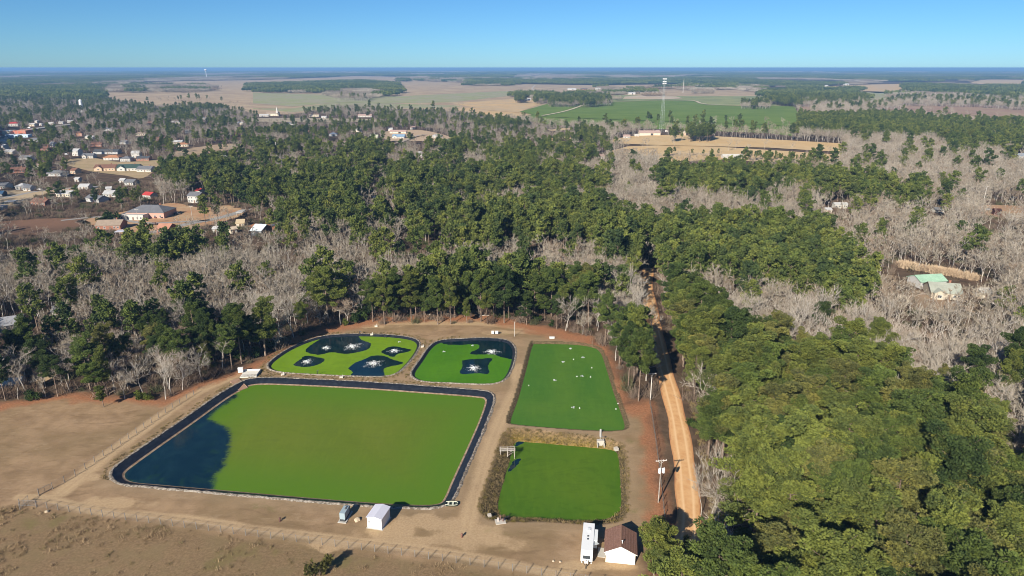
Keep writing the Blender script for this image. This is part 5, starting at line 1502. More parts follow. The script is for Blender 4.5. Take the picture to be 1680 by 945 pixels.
# hoop shed at the left edge of the brown field
g = G(14, 632)
hs = thing('hoop_shed', 'pale rounded hoop shed behind small leafless trees at the left edge', 'hoop shed', (g.x, g.y, 0), R(20))
m = MB(); n = 14; Ls = 9.0; rr = 2.4
ring_ = [(math.cos(math.pi * k / n) * rr, math.sin(math.pi * k / n) * rr) for k in range(n + 1)]
for k in range(n):
    a, b = ring_[k], ring_[k + 1]
    m.add([(-Ls/2, a[0], a[1]), (Ls/2, a[0], a[1]), (Ls/2, b[0], b[1]), (-Ls/2, b[0], b[1])], [(0, 1, 2, 3)])
m.build('cover', paint((0.60,0.61,0.60), .6, .3, .3), hs)
m = MB()
for sx in (-1, 1): m.add([(sx * Ls / 2 * .99, y, z) for y, z in ring_], [tuple(range(n + 1))])
m.build('end_wall', paint((0.46,0.46,0.45), .8, .2), hs)

# ------------------------------------------------------------------ lattice mast
g = G(1085, 217)
ms = thing('lattice_mast', 'tall pale lattice radio mast with three tiers of white panel antennas', 'radio mast', (g.x, g.y, 0))
STEEL = paint((0.40,0.44,0.43), .55, .4, .15)
m = MB(); hh = 80.0
def leg(k, z):
    r_ = 4.6 * (1 - z / hh) + 1.0 * (z / hh); a = k * 2.0944 + .3
    return Vector((r_ * math.cos(a), r_ * math.sin(a), z))
NZ = 14
for k in range(3):
    for i in range(NZ):
        m.tube(leg(k, hh * i / NZ), leg(k, hh * (i + 1) / NZ), .11, .10, 5)
m.build('leg', STEEL, ms)
m = MB()
for k in range(3):
    for i in range(NZ):
        a, b, c, d = leg(k, hh * i / NZ), leg((k + 1) % 3, hh * i / NZ), leg(k, hh * (i + 1) / NZ), leg((k + 1) % 3, hh * (i + 1) / NZ)
        m.tube(a, d, .04, .04, 4); m.tube(b, c, .04, .04, 4); m.tube(c, d, .05, .05, 4)
m.build('brace', STEEL, ms)
PANEL = paint((0.80,0.80,0.80), .5, .3, .05)
for z in (83.0, 79.0, 76.2):
    f_ = MB()
    for k in range(3):
        a = k * 2.0944 + .3; c_ = Vector((math.cos(a), math.sin(a), 0)); s_ = Vector((-math.sin(a), math.cos(a), 0))
        f_.tube(c_ * .8 + Vector((0, 0, z)), c_ * 2.2 + Vector((0, 0, z)), .1, .1, 5); f_.tube(c_ * 2.2 - s_ * 1.8 + Vector((0, 0, z)), c_ * 2.2 + s_ * 1.8 + Vector((0, 0, z)), .1, .1, 5)
    fo = f_.build('antenna_frame', STEEL, ms)
    for k in range(3):
        a = k * 2.0944 + .3; c_ = Vector((math.cos(a), math.sin(a), 0)); s_ = Vector((-math.sin(a), math.cos(a), 0))
        for j in (-1.6, -.5, .5, 1.6):
            p = MB(); q = c_ * 2.4 + s_ * j; p.box((q.x, q.y, z), (.25, .4, 1.7), a); p.build('antenna', PANEL, fo)
m = MB(); m.tube((0, 0, hh), (0, 0, 87), .25, .12, 6); m.build('top_pole', STEEL, ms)
for (px, py, lab) in ((1078, 216.5, 'white equipment cabin left of the foot of the radio mast'), (1093, 216.5, 'white equipment cabin right of the foot of the radio mast')):
    q = G(px, py); cb = thing('equipment_cabin', lab, 'cabin', (q.x, q.y, 0))
    m = MB(); m.box((0, 0, 1.5), (4, 3, 3)); m.build('wall', paint(WH, .7, .2), cb); m = MB(); m.box((0, 0, 3.12), (4.3, 3.3, .22)); m.build('roof', paint((0.6,0.6,0.6)), cb); door_part(cb, .6, -1.53, 0, 1, 2.1)

# water tower at the horizon, white tank in town, tall poles
g = G(339, 128.0)
wt = thing('water_tower', 'white water tower far off near the horizon', 'water tower', (g.x, g.y, 0)); s_ = 1.0
m = MB(); m.tube((0, 0, 0), (0, 0, 70), 3, 2.6, 12); m.build('stem', PANEL, wt)
m = MB(); m.lathe((0, 0, 78), [(3, -9), (10, -5), (13, 0), (11, 5), (4, 8)], 20); m.build('tank', PANEL, wt)
g = G(135, 184)
tk = thing('storage_tank', 'upright white tank rising from the trees above the town', 'tank', (g.x, g.y, 0))
m = MB(); m.lathe((0, 0, 0), [(3.4, 0), (3.4, 26), (2.4, 28.5), (.4, 29.4)], 18); m.build('tank', paint((0.70,0.71,0.70), .5, .3), tk)
m = MB(); m.tube((3.6, 0, 0), (3.6, 0, 28), .15, .15, 5); m.tube((3.9, .5, 0), (3.9, .5, 28), .15, .15, 5); m.build('ladder', STEEL, tk)
WOODP = bark('pole_wood', (0.30,0.26,0.22), (0.48,0.44,0.40)); WOODP_L = bark('weathered_pole', (0.50,0.47,0.43), (0.66,0.63,0.59))
CANM = paint((0.66,0.68,0.70), .4, .4, .1); INS = paint((0.55,0.52,0.50), .3, .5)
def utility_pole(label, x, y, h, az, cans=0, lamp=False, arm=True, light=True, r=.17, z0=0.0):
    o = thing('utility_pole', label, 'utility pole', (x, y, z0), R(az), 'utility poles')
    m = MB(); m.tube((0, 0, -.5), (0, 0, h), r, r * .7, 10); m.build('pole', WOODP_L if light else WOODP, o)
    if arm:
        m = MB(); m.box((0, .16, h - .35), (2.7, .12, .14)); m.tube((-.8, .14, h - .4), (0, .1, h - 1.1), .03, .03, 5); m.tube((.8, .14, h - .4), (0, .1, h - 1.1), .03, .03, 5)
        a_ = m.build('crossarm', paint((0.62,0.60,0.57), .9, .1), o)
        for dx in (-1.25, -.6, .6, 1.25):
            i_ = MB(); i_.lathe((dx, .16, h - .20), [(.05, -.1), (.09, 0), (.06, .06), (.08, .12), (.03, .18)], 8); i_.build('insulator', INS, a_)
    for k in range(cans):
        dx = (k - (cans - 1) / 2) * .95
        m = MB(); m.lathe((dx, -.55, h - 2.6), [(.30, -.6), (.36, -.55), (.36, .45), (.30, .6), (.12, .66)], 14); m.lathe((dx + .12, -.55, h - 1.9), [(.05, -.1), (.07, .1), (.03, .2)], 6)
        m.box((dx * .5, -.2, h - 2.4), (.12, .5, .12)); m.build('transformer', CANM, o)
    if lamp:
        m = MB(); m.tube((0, 0, h - .3), (.9, -.4, h + .1), .05, .04, 6); m.lathe((1.0, -.45, h), [(.08, .16), (.26, .05), (.22, -.12), (.1, -.18)], 10); m.build('lamp', CANM, o)
    return o
g = G(1080, 824.4); utility_pole('utility pole with a crossarm and pale transformer cans between the lower pond and the road', g.x, g.y, 11.8, 8, 2, light=False)
g = G(1067, 656); utility_pole('pale utility pole with a single crossarm beside the pine clump and dirt road', g.x, g.y, 9.3, 4)
g = G(1188, 914, 11.3); utility_pole('utility pole with two transformer cans in shade at the photo bottom', g.x, g.y, 11.6, -5, 2, light=False)
g = G(843.8, 552); utility_pole('thin bare pole on the bank between the smaller fountain pond and the far trees', g.x, g.y, 6.2, 0, arm=False, r=.11)
g = G(558.5, 533); utility_pole('thin lamp pole at the forest edge left of the far treeline', g.x, g.y, 6.6, 0, arm=False, lamp=True, r=.11)
g = G(455.2, 264); utility_pole('tall pale pole rising from the middle pines beside a grey roof', g.x, g.y, 21, 0, arm=False, r=.35)
g = G(1612.5, 338); utility_pole('tall pole beside the bare red yard on the right', g.x, g.y, 15, 0, r=.22)
g = G(316, 361); utility_pole('utility pole at the corner of the town parking lot', g.x, g.y, 10, 0, r=.2, light=False)
g = G(228, 372); utility_pole('utility pole in front of the long brick building', g.x, g.y, 12, 0, r=.16, light=False)
g = G(1120.5, 152.5); utility_pole('tall thin white pole on the far plain right of the radio mast', g.x, g.y, 52, 0, arm=False, r=1.0)

# ------------------------------------------------------------------ cars in the town
def car(label, px, py, yaw, col, van=False):
    g = G(px, py); o = thing('parked_car', label, 'car', (g.x, g.y, .12 if g.y < 900 else .02), R(yaw), 'cars parked in the town'); pm = paint(col, .25, .5, .05)
    m = MB(); m.box((0, 0, .62), (4.5, 1.8, .62), taper=.96); m.box((-.2 if not van else 0, 0, 1.18), (2.6 if not van else 3.8, 1.6, .56 if not van else .8), taper=.8); m.build('body', pm, o)
    m = MB(); m.box((-.2 if not van else 0, 0, 1.2), (2.45 if not van else 3.6, 1.64, .36), taper=.86); m.build('window', GLASS, o)
    for sx in (-1.4, 1.4):
        for sy in (-.85, .85): m = MB(); m.tube((sx, sy - .1, .33), (sx, sy + .1, .33), .33, .33, 12); m.build('wheel', paint((0.02,0.02,0.02), .8, .2), o)
car('dark car on the lawn drive right of the brick house', 253, 369, 6, (0.10,0.06,0.05))
car('dark red pickup bodied car left in front of the long brick building', 258, 357.5, 80, (0.14,0.05,0.045))
car('black car right in front of the long brick building', 269, 357.5, 75, (0.05,0.045,0.05), True)
car('dark car at the right end of the long brick building', 291, 352, 10, (0.06,0.05,0.05))
car('black car on red ground above the open barn', 429, 370, 4, (0.03,0.035,0.05)); car('second dark car on red ground right of the open barn', 449, 371.5, 4, (0.04,0.045,0.06), True)
car('silver car on the bare red yard far right', 1621, 345, 20, (0.42,0.44,0.46)); car('white van beside the railway strip shop', 48, 210, 5, (0.7,0.7,0.7), True)
car('white car on the tan drive at the left edge', 66, 312, 3, (0.7,0.7,0.7)); car('silver car by the white two storey house', 109, 254, 3, (0.45,0.47,0.5))
# ------------------------------------------------------------------ white pump shed beside the largest pond
SHW = paint((0.74,0.75,0.76), .6, .3, .12)
FL, FR, BLc = G(600.3, 847.8, 3.0), G(626, 852, 3.0), G(613.7, 826.5, 3.0)
u = (FR - FL); wS = u.length - .3; v_ = BLc - FL; dS = v_.length - .3
yaw = math.atan2(u.y, u.x)
ctr = FL + u * .5 + Vector((-math.sin(yaw), math.cos(yaw), 0)) * (dS + .3) * .5
sh = thing('pump_shed', 'white shed with a pale ribbed metal roof on the bank of the largest pond', 'shed', (ctr.x, ctr.y, 0), yaw)
m = MB(); W2, D2, hS, rS = wS / 2, dS / 2, 2.85, .38
m.add([(-W2,-D2,-.1),(W2,-D2,-.1),(W2,D2,-.1),(-W2,D2,-.1),(-W2,-D2,hS),(W2,-D2,hS),(W2,D2,hS),(-W2,D2,hS),(0,-D2,hS+rS),(0,D2,hS+rS)], [(0,1,5,8,4),(1,2,6,5),(2,3,7,9,6),(3,0,4,7),(4,8,9,7),(5,6,9,8)])
wl = m.build('wall', SHW, sh)
m = MB(); gable_roof(m, wS, dS, hS, rS, .18, .08, 'y')
m2 = MB(); 
a_, b_ = dS, wS
for s in (-1, 1):
    e = W2 + .18; dz = rS * .18 / W2
    p = [(s * e, -D2 - .2, hS - dz + .03), (s * e, D2 + .2, hS - dz + .03), (0, D2 + .2, hS + rS + .03), (0, -D2 - .2, hS + rS + .03)]
    q = [(x, y, z + .07) for x, y, z in p]
    m2.add(p + q, [(0,1,2,3),(4,5,6,7),(0,1,5,4),(1,2,6,5),(2,3,7,6),(3,0,4,7)])
    for k in range(1, 6):
        f_ = k / 6; m2.box((s * e * (1 - f_), 0, hS - dz + (rS + dz) * f_ + .115), (.05, dS + .36, .04))
m2.build('roof', paint((0.62,0.62,0.70), .45, .4, .10, 1.5), sh)
door_part(sh, .05, -D2 - .03, 0, .95, 2.05, paint((0.55,0.57,0.55), .6, .3))
m = MB(); m.box((-W2 + .5, -D2 - .03, 1.7), (.5, .08, .5)); m.build('vent', paint((0.35,0.36,0.36)), sh)
m = MB(); m.box((0, 0, -.02), (wS + .5, dS + .5, .14)); m.build('slab', CONC, sh)

# generator cabinet
g0, g1 = G(561.5, 857), G(571, 841)
gd = g1 - g0; yaw = math.atan2(gd.y, gd.x) - math.pi / 2
c0 = g0 + gd.normalized() * 2.0
gn = thing('generator', 'blue grey steel generator cabinet on a concrete pad left of the white shed', 'generator', (c0.x, c0.y, 0), yaw)
GB = paint((0.30,0.38,0.42), .45, .4, .2)
m = MB(); m.box((0, 0, .05), (2.0, 4.6, .18)); m.build('pad', CONC, gn)
m = MB(); m.box((0, 0, .38), (1.2, 3.7, .48)); m.build('fuel_tank', paint((0.05,0.055,0.06), .6, .3), gn)
m = MB(); m.box((0, -.35, 1.42), (1.25, 2.8, 1.6), taper=.97); m.box((0, -.35, 2.24), (1.3, 2.85, .07)); m.build('cabinet', GB, gn)
m = MB(); m.box((0, 1.4, 1.30), (1.15, .7, 1.36)); m.box((0, 1.4, 2.0), (.9, .5, .08)); m.build('radiator', paint((0.16,0.20,0.23), .6, .3), gn)
m = MB(); m.tube((.2, .5, 2.25), (.2, .5, 2.75), .10, .10, 8); m.box((.2, .2, 2.36), (.3, .9, .2)); m.build('exhaust', paint((0.12,0.12,0.12)), gn)
for k in range(3): m = MB(); m.box((-.64, -1.3 + k * .95, 1.4), (.04, .85, 1.35)); d = m.build('door', paint((0.34,0.43,0.47), .45, .4, .15), gn); m = MB(); m.box((-.68, -1.0 + k * .95, 1.4), (.04, .06, .2)); m.build('handle', paint((0.1,0.1,0.1)), d)

# travel trailer
FLt, FRt, BLt = G(953.6, 904.5, 3.1), G(971.8, 905.8, 3.1), G(958.2, 857, 3.1)
u = FRt - FLt; v_ = BLt - FLt; wT, lT = 2.5, v_.length
yaw = math.atan2(v_.y, v_.x) - math.pi / 2
ctr = FLt + u * .5 + v_ * .5
tr = thing('travel_trailer', 'white travel trailer with a slide out and folded awning beside the lower pond', 'travel trailer', (ctr.x, ctr.y, 0), yaw)
TW = paint((0.74,0.76,0.77), .35, .4, .10)
m = MB(); 
prof_ = [(-lT/2, .65), (-lT/2 - .12, 1.3), (-lT/2, 2.6), (-lT/2 + .5, 3.08), (lT/2 - .1, 3.1), (lT/2, 2.9), (lT/2, .65)]
n = len(prof_)
m.add([(-wT/2, y, z) for y, z in prof_] + [(wT/2, y, z) for y, z in prof_], [tuple(range(n)), tuple(range(2*n-1, n-1, -1))] + [(k, (k+1) % n, n + (k+1) % n, n + k) for k in range(n)])
bd = m.build('body', TW, tr)
m = MB(); m.box((wT/2 + .38, lT * .12, 1.85), (.78, 3.6, 2.0)); m.box((wT/2 + .40, lT * .12, 2.88), (.84, 3.7, .07)); m.build('slide_out', paint((0.70,0.73,0.73), .4, .4, .1), tr)
m = MB(); m.add([(wT/2, -lT*.02, 2.7), (wT/2, -lT*.22, 2.7), (wT/2 + 1.3, -lT*.10, 2.3), (wT/2, -lT*.02, 2.72), (wT/2, -lT*.22, 2.72), (wT/2 + 1.3, -lT*.10, 2.32)], [(0,1,2),(3,4,5),(0,1,4,3),(1,2,5,4),(2,0,3,5)]); m.build('awning', paint((0.62,0.66,0.66)), tr)
for y in (lT * .02, -lT * .08): m = MB(); m.box((0, y, 3.16), (.36, .36, .12)); m.build('roof_vent', paint((0.10,0.11,0.12), .5, .3), tr)
m = MB(); m.box((.1, lT * .24, 3.24), (.75, 1.0, .26), taper=.85); m.build('air_conditioner', paint((0.66,0.70,0.72), .5, .3), tr)
for sx in (-1, 1):
    for y in (-.5, .45): m = MB(); m.tube((sx * 1.16, y, .36), (sx * 1.30, y, .36), .36, .36, 14); w_ = m.build('wheel', paint((0.02,0.02,0.022), .8, .2), tr); m = MB(); m.tube((sx * 1.28, y, .36), (sx * 1.33, y, .36), .18, .16, 10); m.build('rim', CANM, w_)
m = MB(); m.tube((-.8, -lT/2, .5), (0, -lT/2 - 1.5, .5), .06, .06, 6); m.tube((.8, -lT/2, .5), (0, -lT/2 - 1.5, .5), .06, .06, 6); m.tube((0, -lT/2 - 1.3, 0), (0, -lT/2 - 1.3, .9), .05, .05, 6); m.box((0, -lT/2 - 1.3, .03), (.3, .3, .06)); m.build('tow_bar', paint((0.05,0.05,0.05)), tr)
for sx in (-.22, .22): m = MB(); m.lathe((sx, -lT/2 - .55, .95), [(.14, -.35), (.19, -.28), (.19, .2), (.1, .34)], 12); m.build('gas_bottle', PANEL, tr)
for y in (-2.6, .6, 3.0): m = MB(); m.box((-wT/2 - .02, y, 1.9), (.05, 1.0, .7)); m.build('window', GLASS, tr)
m = MB(); m.box((0, -lT/2 - .10, 1.75), (1.5, .05, .75), rx=R(-4)); m.build('window', GLASS, tr)
m = MB(); m.box((-wT/2 - .02, -1.0, 1.6), (.05, .75, 1.8)); d = m.build('door', paint((0.66,0.68,0.69), .4, .4), tr); m = MB(); m.box((-wT/2 - .06, -1.28, 1.5), (.04, .05, .18)); m.build('handle', GLASS, d)
for sx in (-1, 1): m = MB(); m.tube((sx * 1.0, -lT/2 + .4, .02), (sx * 1.0, -lT/2 + .4, .7), .05, .05, 6); m.box((sx * 1.0, -lT/2 + .4, .04), (.3, .3, .08)); m.build('jack', CANM, tr)

# brown roofed house
e0, e1, r1, eR = G(991, 905.5, 3.0), G(992.6, 868.5, 3.0), None, G(1045, 872, 3.0)
wH = (eR - e1).length - .8; v_ = e1 - e0; dH = v_.length - .8
yaw = math.atan2(v_.y, v_.x) - math.pi / 2
ctr = e0 + v_ * .5 + (eR - e1) * .5
hs = thing('brown_roofed_house', 'small cream house with a brown shingled gable roof right of the trailer', 'house', (ctr.x, ctr.y, 0), yaw)
CW = paint((0.76,0.72,0.62), .85, .15, .12)
W2, D2, hS, rS = wH / 2, dH / 2, 2.8, 1.55
m = MB(); m.add([(-W2,-D2,-.2),(W2,-D2,-.2),(W2,D2,-.2),(-W2,D2,-.2),(-W2,-D2,hS),(W2,-D2,hS),(W2,D2,hS),(-W2,D2,hS),(0,-D2,hS+rS),(0,D2,hS+rS)], [(0,1,5,8,4),(1,2,6,5),(2,3,7,9,6),(3,0,4,7),(4,8,9,7),(5,6,9,8)])
m.build('wall', CW, hs)
m = MB(); gable_roof(m, dH, wH, hS, rS, .4, .16, 'x')
mm = MB(); mm.add([(-v[1], v[0], v[2] + .03) for v in m.v], m.f); m = mm
t = NT('brown_shingles', .9, .1)
n1 = t.noise(2.2, 5, .7); n2 = t.noise(.4, 3); tc = t.n('ShaderNodeTexCoord').outputs['Object']
w_ = t.n('ShaderNodeTexWave'); w_.wave_type = 'BANDS'; w_.bands_direction = 'X'; w_.inputs['Scale'].default_value = .9; w_.inputs['Distortion'].default_value = 1.2; t.ln(tc, w_.inputs['Vector'])
c = t.mix(t.ss(n1, .3, .7), (0.190,0.100,0.072), (0.280,0.158,0.118)); c = t.mix(t.math('MULTIPLY', n2, .4), c, (0.15,0.10,0.085)); c = t.mix(t.math('MULTIPLY', w_.outputs['Fac'], .25), c, (0.10,0.05,0.04))
t.bump(w_.outputs['Fac'], .4, .05)
rf = m.build('roof', t.base(c), hs)
m = MB(); m.tube((0, -D2 - .4, hS + rS + .17), (0, D2 + .4, hS + rS + .17), .13, .13, 6); m.build('ridge_cap', paint((0.30,0.17,0.115), .8, .2), rf)
m = MB(); m.tube((.25, -D2 + 1.0, hS + 1.2), (.25, -D2 + 1.0, hS + rS + .65), .09, .09, 8); m.lathe((.25, -D2 + 1.0, hS + rS + .7), [(.08, -.1), (.2, -.02), (.03, .12)], 8); m.build('vent_pipe', CANM, rf)
m = MB()
for s in (-1, 1): m.tube((s * (W2 + .38), -D2 - .41, hS - .08), (0, -D2 - .41, hS + rS + .12), .09, .09, 4)
m.build('barge_board', paint((0.70,0.68,0.64)), rf)
window_part(hs, -W2 - .03, -D2 * .55, 1.5, 1.0, 1.0, 'l')
window_part(hs, -W2 - .03, 0.5, 1.5, 1.0, 1.0, 'l')
m = MB(); m.box((-W2 - .9, -D2 * .15, .05), (1.6, 3.0, .16)); m.build('porch_slab', CONC, hs)

# ------------------------------------------------------------------ fences
POSTM = paint((0.22,0.20,0.18), .8, .2, .25); WIREM = paint((0.26,0.26,0.25), .6, .3, .1)
def fence(label, px, spacing, hgt, mesh=.42, wood=False, pm=None):
    L = gp(px, 0, 8, False)
    cum = np.concatenate([[0], np.cumsum(np.linalg.norm(np.diff(L, axis=0), axis=1))])
    k = int(cum[-1] / spacing)
    P = [Vector((np.interp(s_, cum, L[:, 0]), np.interp(s_, cum, L[:, 1]), 0)) for s_ in np.linspace(0, cum[-1], k + 1)]
    for p in P: p.z = ground_z(p.x, p.y)
    root = thing('chain_link_fence', label, 'fence', P[0])
    for i, p in enumerate(P):
        q = p - P[0]; m = MB(); rr = .11 if i in (0, k) else .085
        m.tube((0, 0, -.2), (0, 0, hgt + .06), rr, rr, 8); m.lathe((0, 0, hgt + .08), [(rr * 1.1, -.03), (rr * 1.2, 0), (.01, .05)], 8)
        m.build('post', pm or POSTM, root, loc=q)
    m = MB(); w = MB()
    for a, b in zip(P[:-1], P[1:]):
        a, b = a - P[0], b - P[0]; up = Vector((0, 0, 1))
        m.tube(a + up * (hgt - .03), b + up * (hgt - .03), .016, .016, 5)
        d = b - a; n = max(2, int(d.length / mesh)); rows = 4
        for i in range(n + rows):
            for sg in (1, -1):
                f0 = (i - rows) / n if sg > 0 else i / n; f1 = i / n if sg > 0 else (i - rows) / n
                p0, p1 = (f0, .05), (f1, hgt - .06)
                # clip to the bay
                def clipf(pa, pb):
                    (x0, z0), (x1, z1) = pa, pb
                    if x0 > x1: x0, z0, x1, z1 = x1, z1, x0, z0
                    if x1 <= 0 or x0 >= 1: return None
                    if x0 < 0: z0 += (z1 - z0) * (-x0) / (x1 - x0); x0 = 0
                    if x1 > 1: z1 = z0 + (z1 - z0) * (1 - x0) / (x1 - x0); x1 = 1
                    return (x0, z0), (x1, z1)
                c_ = clipf(p0, p1)
                if c_: w.tube(a + d * c_[0][0] + up * c_[0][1], a + d * c_[1][0] + up * c_[1][1], .004, .004, 3, False)
    m.build('top_rail', pm or POSTM, root); w.build('wire_mesh', WIREM, root)
    return root
fence('long chain link fence across the foreground with post shadows', [(60, 832), (200, 852), (400, 878), (600, 903), (800, 931), (900, 946), (1010, 962)], 3.0, 1.75)
fence('chain link fence along the left farm track', [(64, 812), (90, 800), (130, 776), (180, 742), (230, 707), (280, 672), (318, 648)], 3.0, 1.7)
fence('chain link fence between the ponds and the dirt road', [(1066, 662), (1072, 700), (1079, 750), (1085, 800), (1090, 850), (1092, 875)], 3.0, 1.8, pm=paint((0.085,0.070,0.060), .8, .1))
# gate pair in the fence corner
def gate(label, pa, pb, hgt=1.6):
    a, b = G(*pa), G(*pb); o = thing('metal_gate', label, 'gate', a, math.atan2(b.y - a.y, b.x - a.x)); L = (b - a).length
    m = MB()
    for z in (.15, hgt): m.tube((0, 0, z), (L, 0, z), .04, .04, 6)
    for x in (0, L / 2, L): m.tube((x, 0, .15), (x, 0, hgt), .04, .04, 6)
    m.build('gate_frame', POSTM, o)
    m = MB()
    for k in range(int(L / .25)): m.tube((k * .25, 0, .17), (min(L, k * .25 + hgt * .5), 0, hgt - .03), .006, .006, 3, False); m.tube((min(L, k * .25 + hgt * .5), 0, .17), (k * .25, 0, hgt - .03), .006, .006, 3, False)
    m.build('wire_mesh', WIREM, o)
    m = MB(); m.tube((0, 0, -.1), (0, 0, hgt + .35), .08, .08, 8); m.build('post', POSTM, o)
gate('open gate leaf at the left end of the foreground fence', (33, 836), (47, 822)); gate('gate leaf hung from the farm track fence corner', (64, 813), (84, 803))
gate('gate leaf lying along the foreground fence end', (33, 830), (62, 831))

# ------------------------------------------------------------------ fountains and floats
FOAM = paint((0.93,0.94,0.95), .5, .3, .02); FLOATM = paint((0.46,0.50,0.48), .5, .3, .12)
SPR = []
def spray_mesh(seed, n=900, R0=3.9):
    r = np.random.default_rng(seed); Vv = []
    a0 = r.random() * .5
    arm = r.integers(0, 6, n); ang = a0 + arm * 1.047 + r.normal(0, .13, n)
    ang = np.where(r.random(n) < .22, r.random(n) * 6.28, ang)
    u_ = r.random(n) ** 1.15; rad_ = R0 * u_ * np.where(np.isin(arm, (0, 3)), 1.15, .85)
    z = 0.05 + 0.7 * np.maximum(0, 1 - ((u_ - .2) / .6) ** 2) * r.random(n) ** .8 * (u_ < .93)
    P = np.stack([np.cos(ang) * rad_, np.sin(ang) * rad_, z], 1)
    s = r.uniform(.03, .125, n)[:, None] * (1.15 - .7 * u_)[:, None]
    A = r.normal(size=(n, 3)); A /= np.linalg.norm(A, axis=1)[:, None]; B = np.cross(A, r.normal(size=(n, 3))); B /= np.linalg.norm(B, axis=1)[:, None]; Cc = np.cross(A, B)
    v = np.stack([P - A * s, P + A * s * .5 + B * s, P + A * s * .5 - B * s, P + Cc * s * 1.1], 1).reshape(-1, 3)
    v[:, 2] = np.maximum(v[:, 2], .03)
    f = np.concatenate([np.array([[0, 1, 2], [0, 1, 3], [1, 2, 3], [2, 0, 3]]) + 4 * k for k in range(n)])
    return np_mesh('spray', v, f, [FOAM])
SPR = [spray_mesh(5 + k) for k in range(3)]
m = MB()
for k in range(3):
    a = k * 2.0944; c_ = (math.cos(a) * .95, math.sin(a) * .95)
    m.lathe((c_[0], c_[1], .12), [(.30, -.2), (.46, -.08), (.46, .10), (.32, .22)], 12); m.tube((c_[0], c_[1], .2), (0, 0, .32), .06, .06, 6)
FLT = m.mesh('float', FLOATM)
m = MB(); m.lathe((0, 0, .3), [(.22, -.4), (.28, -.3), (.28, .35), (.18, .48)], 12); MOT = m.mesh('motor', paint((0.50,0.54,0.55), .4, .5, .1))
m = MB(); m.lathe((0, 0, .12), [(.25, .05), (.6, .0), (.75, -.06)], 14); NOZ = m.mesh('nozzle', paint((0.12,0.13,0.14)))
def aerator(pond, px, py, label, spray=0.0, rz=0.0, group='floating aerators on the ponds', s=1.0):
    z = -PONDS[pond]['h']; g = G(px, py, z)
    o = thing('floating_aerator', label, 'aerator', (g.x, g.y, z), rz, group); o.scale = (s, s, s)
    link('float', FLT, o); link('motor', MOT, o); link('nozzle', NOZ, o)
    if spray: sp = link('spray', SPR[int(px) % 3], o); sp.scale = (spray * .85, spray * .85, spray * .7 + .1)
for a_ in (('west', 578.7, 569, 'spraying fountain in the biggest dark patch of the left fountain pond', 1.15), ('west', 535.5, 571, 'smaller fountain in the left part of the biggest dark patch', .7), ('west', 647, 576, 'spraying fountain in the small right hand dark patch of the left pond', .8), ('west', 503.8, 593.8, 'spraying fountain in the small left hand dark patch of the left pond', .8),
           ('west', 613, 597, 'spraying fountain nearest the largest pond in the left fountain pond', 1.2), ('mid', 807, 577.5, 'spraying fountain in the upper dark patch of the smaller fountain pond', 1.0), ('mid', 777.5, 604.5, 'spraying fountain in the lower dark patch of the smaller fountain pond', 1.0)):
    aerator(*a_, rz=a_[1])
for k, a_ in enumerate((('west', 655, 561, 'idle float in the upper right of the left fountain pond', 0), ('mid', 775.5, 567, 'idle float near the top of the smaller fountain pond', 0), ('mid', 728.3, 577, 'idle float in the left of the smaller fountain pond', 0), ('east', 936, 572, 'idle float nearest the far bank of the long right pond', 0), ('east', 956.5, 586.5, 'upper right idle float in the long right pond', 0),
           ('east', 924, 594, 'upper left idle float in the long right pond', 0), ('east', 955, 617, 'idle float in the right middle of the long right pond', 0), ('east', 910, 624, 'idle float in the left middle of the long right pond', 0), ('east', 940.5, 668.5, 'idle float nearest the camera in the long right pond', 0))):
    aerator(*a_, rz=k * .9, s=.46)
for k, (px, py, lab) in enumerate(((951, 670, 'white buoy right of the nearest idle float'), (1014, 662.5, 'white buoy close to the right bank of the long pond'), (1010.6, 671.5, 'white buoy below the one by the right bank'), (946.6, 618, 'white buoy left of the right middle float'), (969, 619, 'white buoy right of the right middle float'), (941, 590, 'white buoy between the two upper floats'), (867.5, 633, 'pale buoy near the left bank of the long pond'), (971, 604, 'pale buoy in the upper right of the long pond'))):
    g = G(px, py, -.7); o = thing('buoy', lab, 'buoy', (g.x, g.y, -.7), 0, 'small buoys on the long right pond')
    m = MB(); m.lathe((0, 0, .1), [(.08, -.15), (.19, -.05), (.19, .08), (.08, .18)], 12); m.build('float', PANEL, o); m = MB(); m.tube((0, 0, .3), (0, 0, .45), .04, .04, 6); m.build('ring', STEEL, o)

# ------------------------------------------------------------------ small works round the ponds
def cabinet(label, px, py, w, d, h, col, yaw=0.0, name='control_cabinet', cat='control cabinet', legs=True, z0=0):
    g = G(px, py); o = thing(name, label, cat, (g.x, g.y, ground_z(g.x, g.y)), R(yaw))
    m = MB(); m.box((0, 0, h / 2 + (.35 if legs else 0)), (w, d, h)); m.box((0, 0, h + (.37 if legs else .02)), (w + .12, d + .12, .07)); m.build('box', paint(col, .5, .3, .12), o)
    m = MB(); m.box((0, -d / 2 - .02, h / 2 + (.35 if legs else 0)), (w * .86, .04, h * .88)); dd = m.build('door', paint(tuple(c * .93 for c in col), .5, .3, .1), o); m = MB(); m.box((w * .3, -d / 2 - .06, h / 2 + .35), (.05, .04, .16)); m.build('handle', POSTM, dd)
    if legs:
        m = MB()
        for sx in (-1, 1): m.tube((sx * w * .4, 0, -.1), (sx * w * .4, 0, .4), .05, .05, 6)
        m.build('leg', POSTM, o)
    return o
cabinet('tall white control cabinet at the upper left corner of the largest pond', 395.5, 612, 1.6, 1.0, 1.6, (0.74,0.74,0.73), 10)
cabinet('left one of two white control boxes behind the smaller fountain pond', 808.5, 548.5, 1.0, .7, 1.0, (0.74,0.74,0.74)); cabinet('right one of two white control boxes behind the smaller fountain pond', 815, 548.5, 1.1, .7, 1.0, (0.70,0.71,0.72))
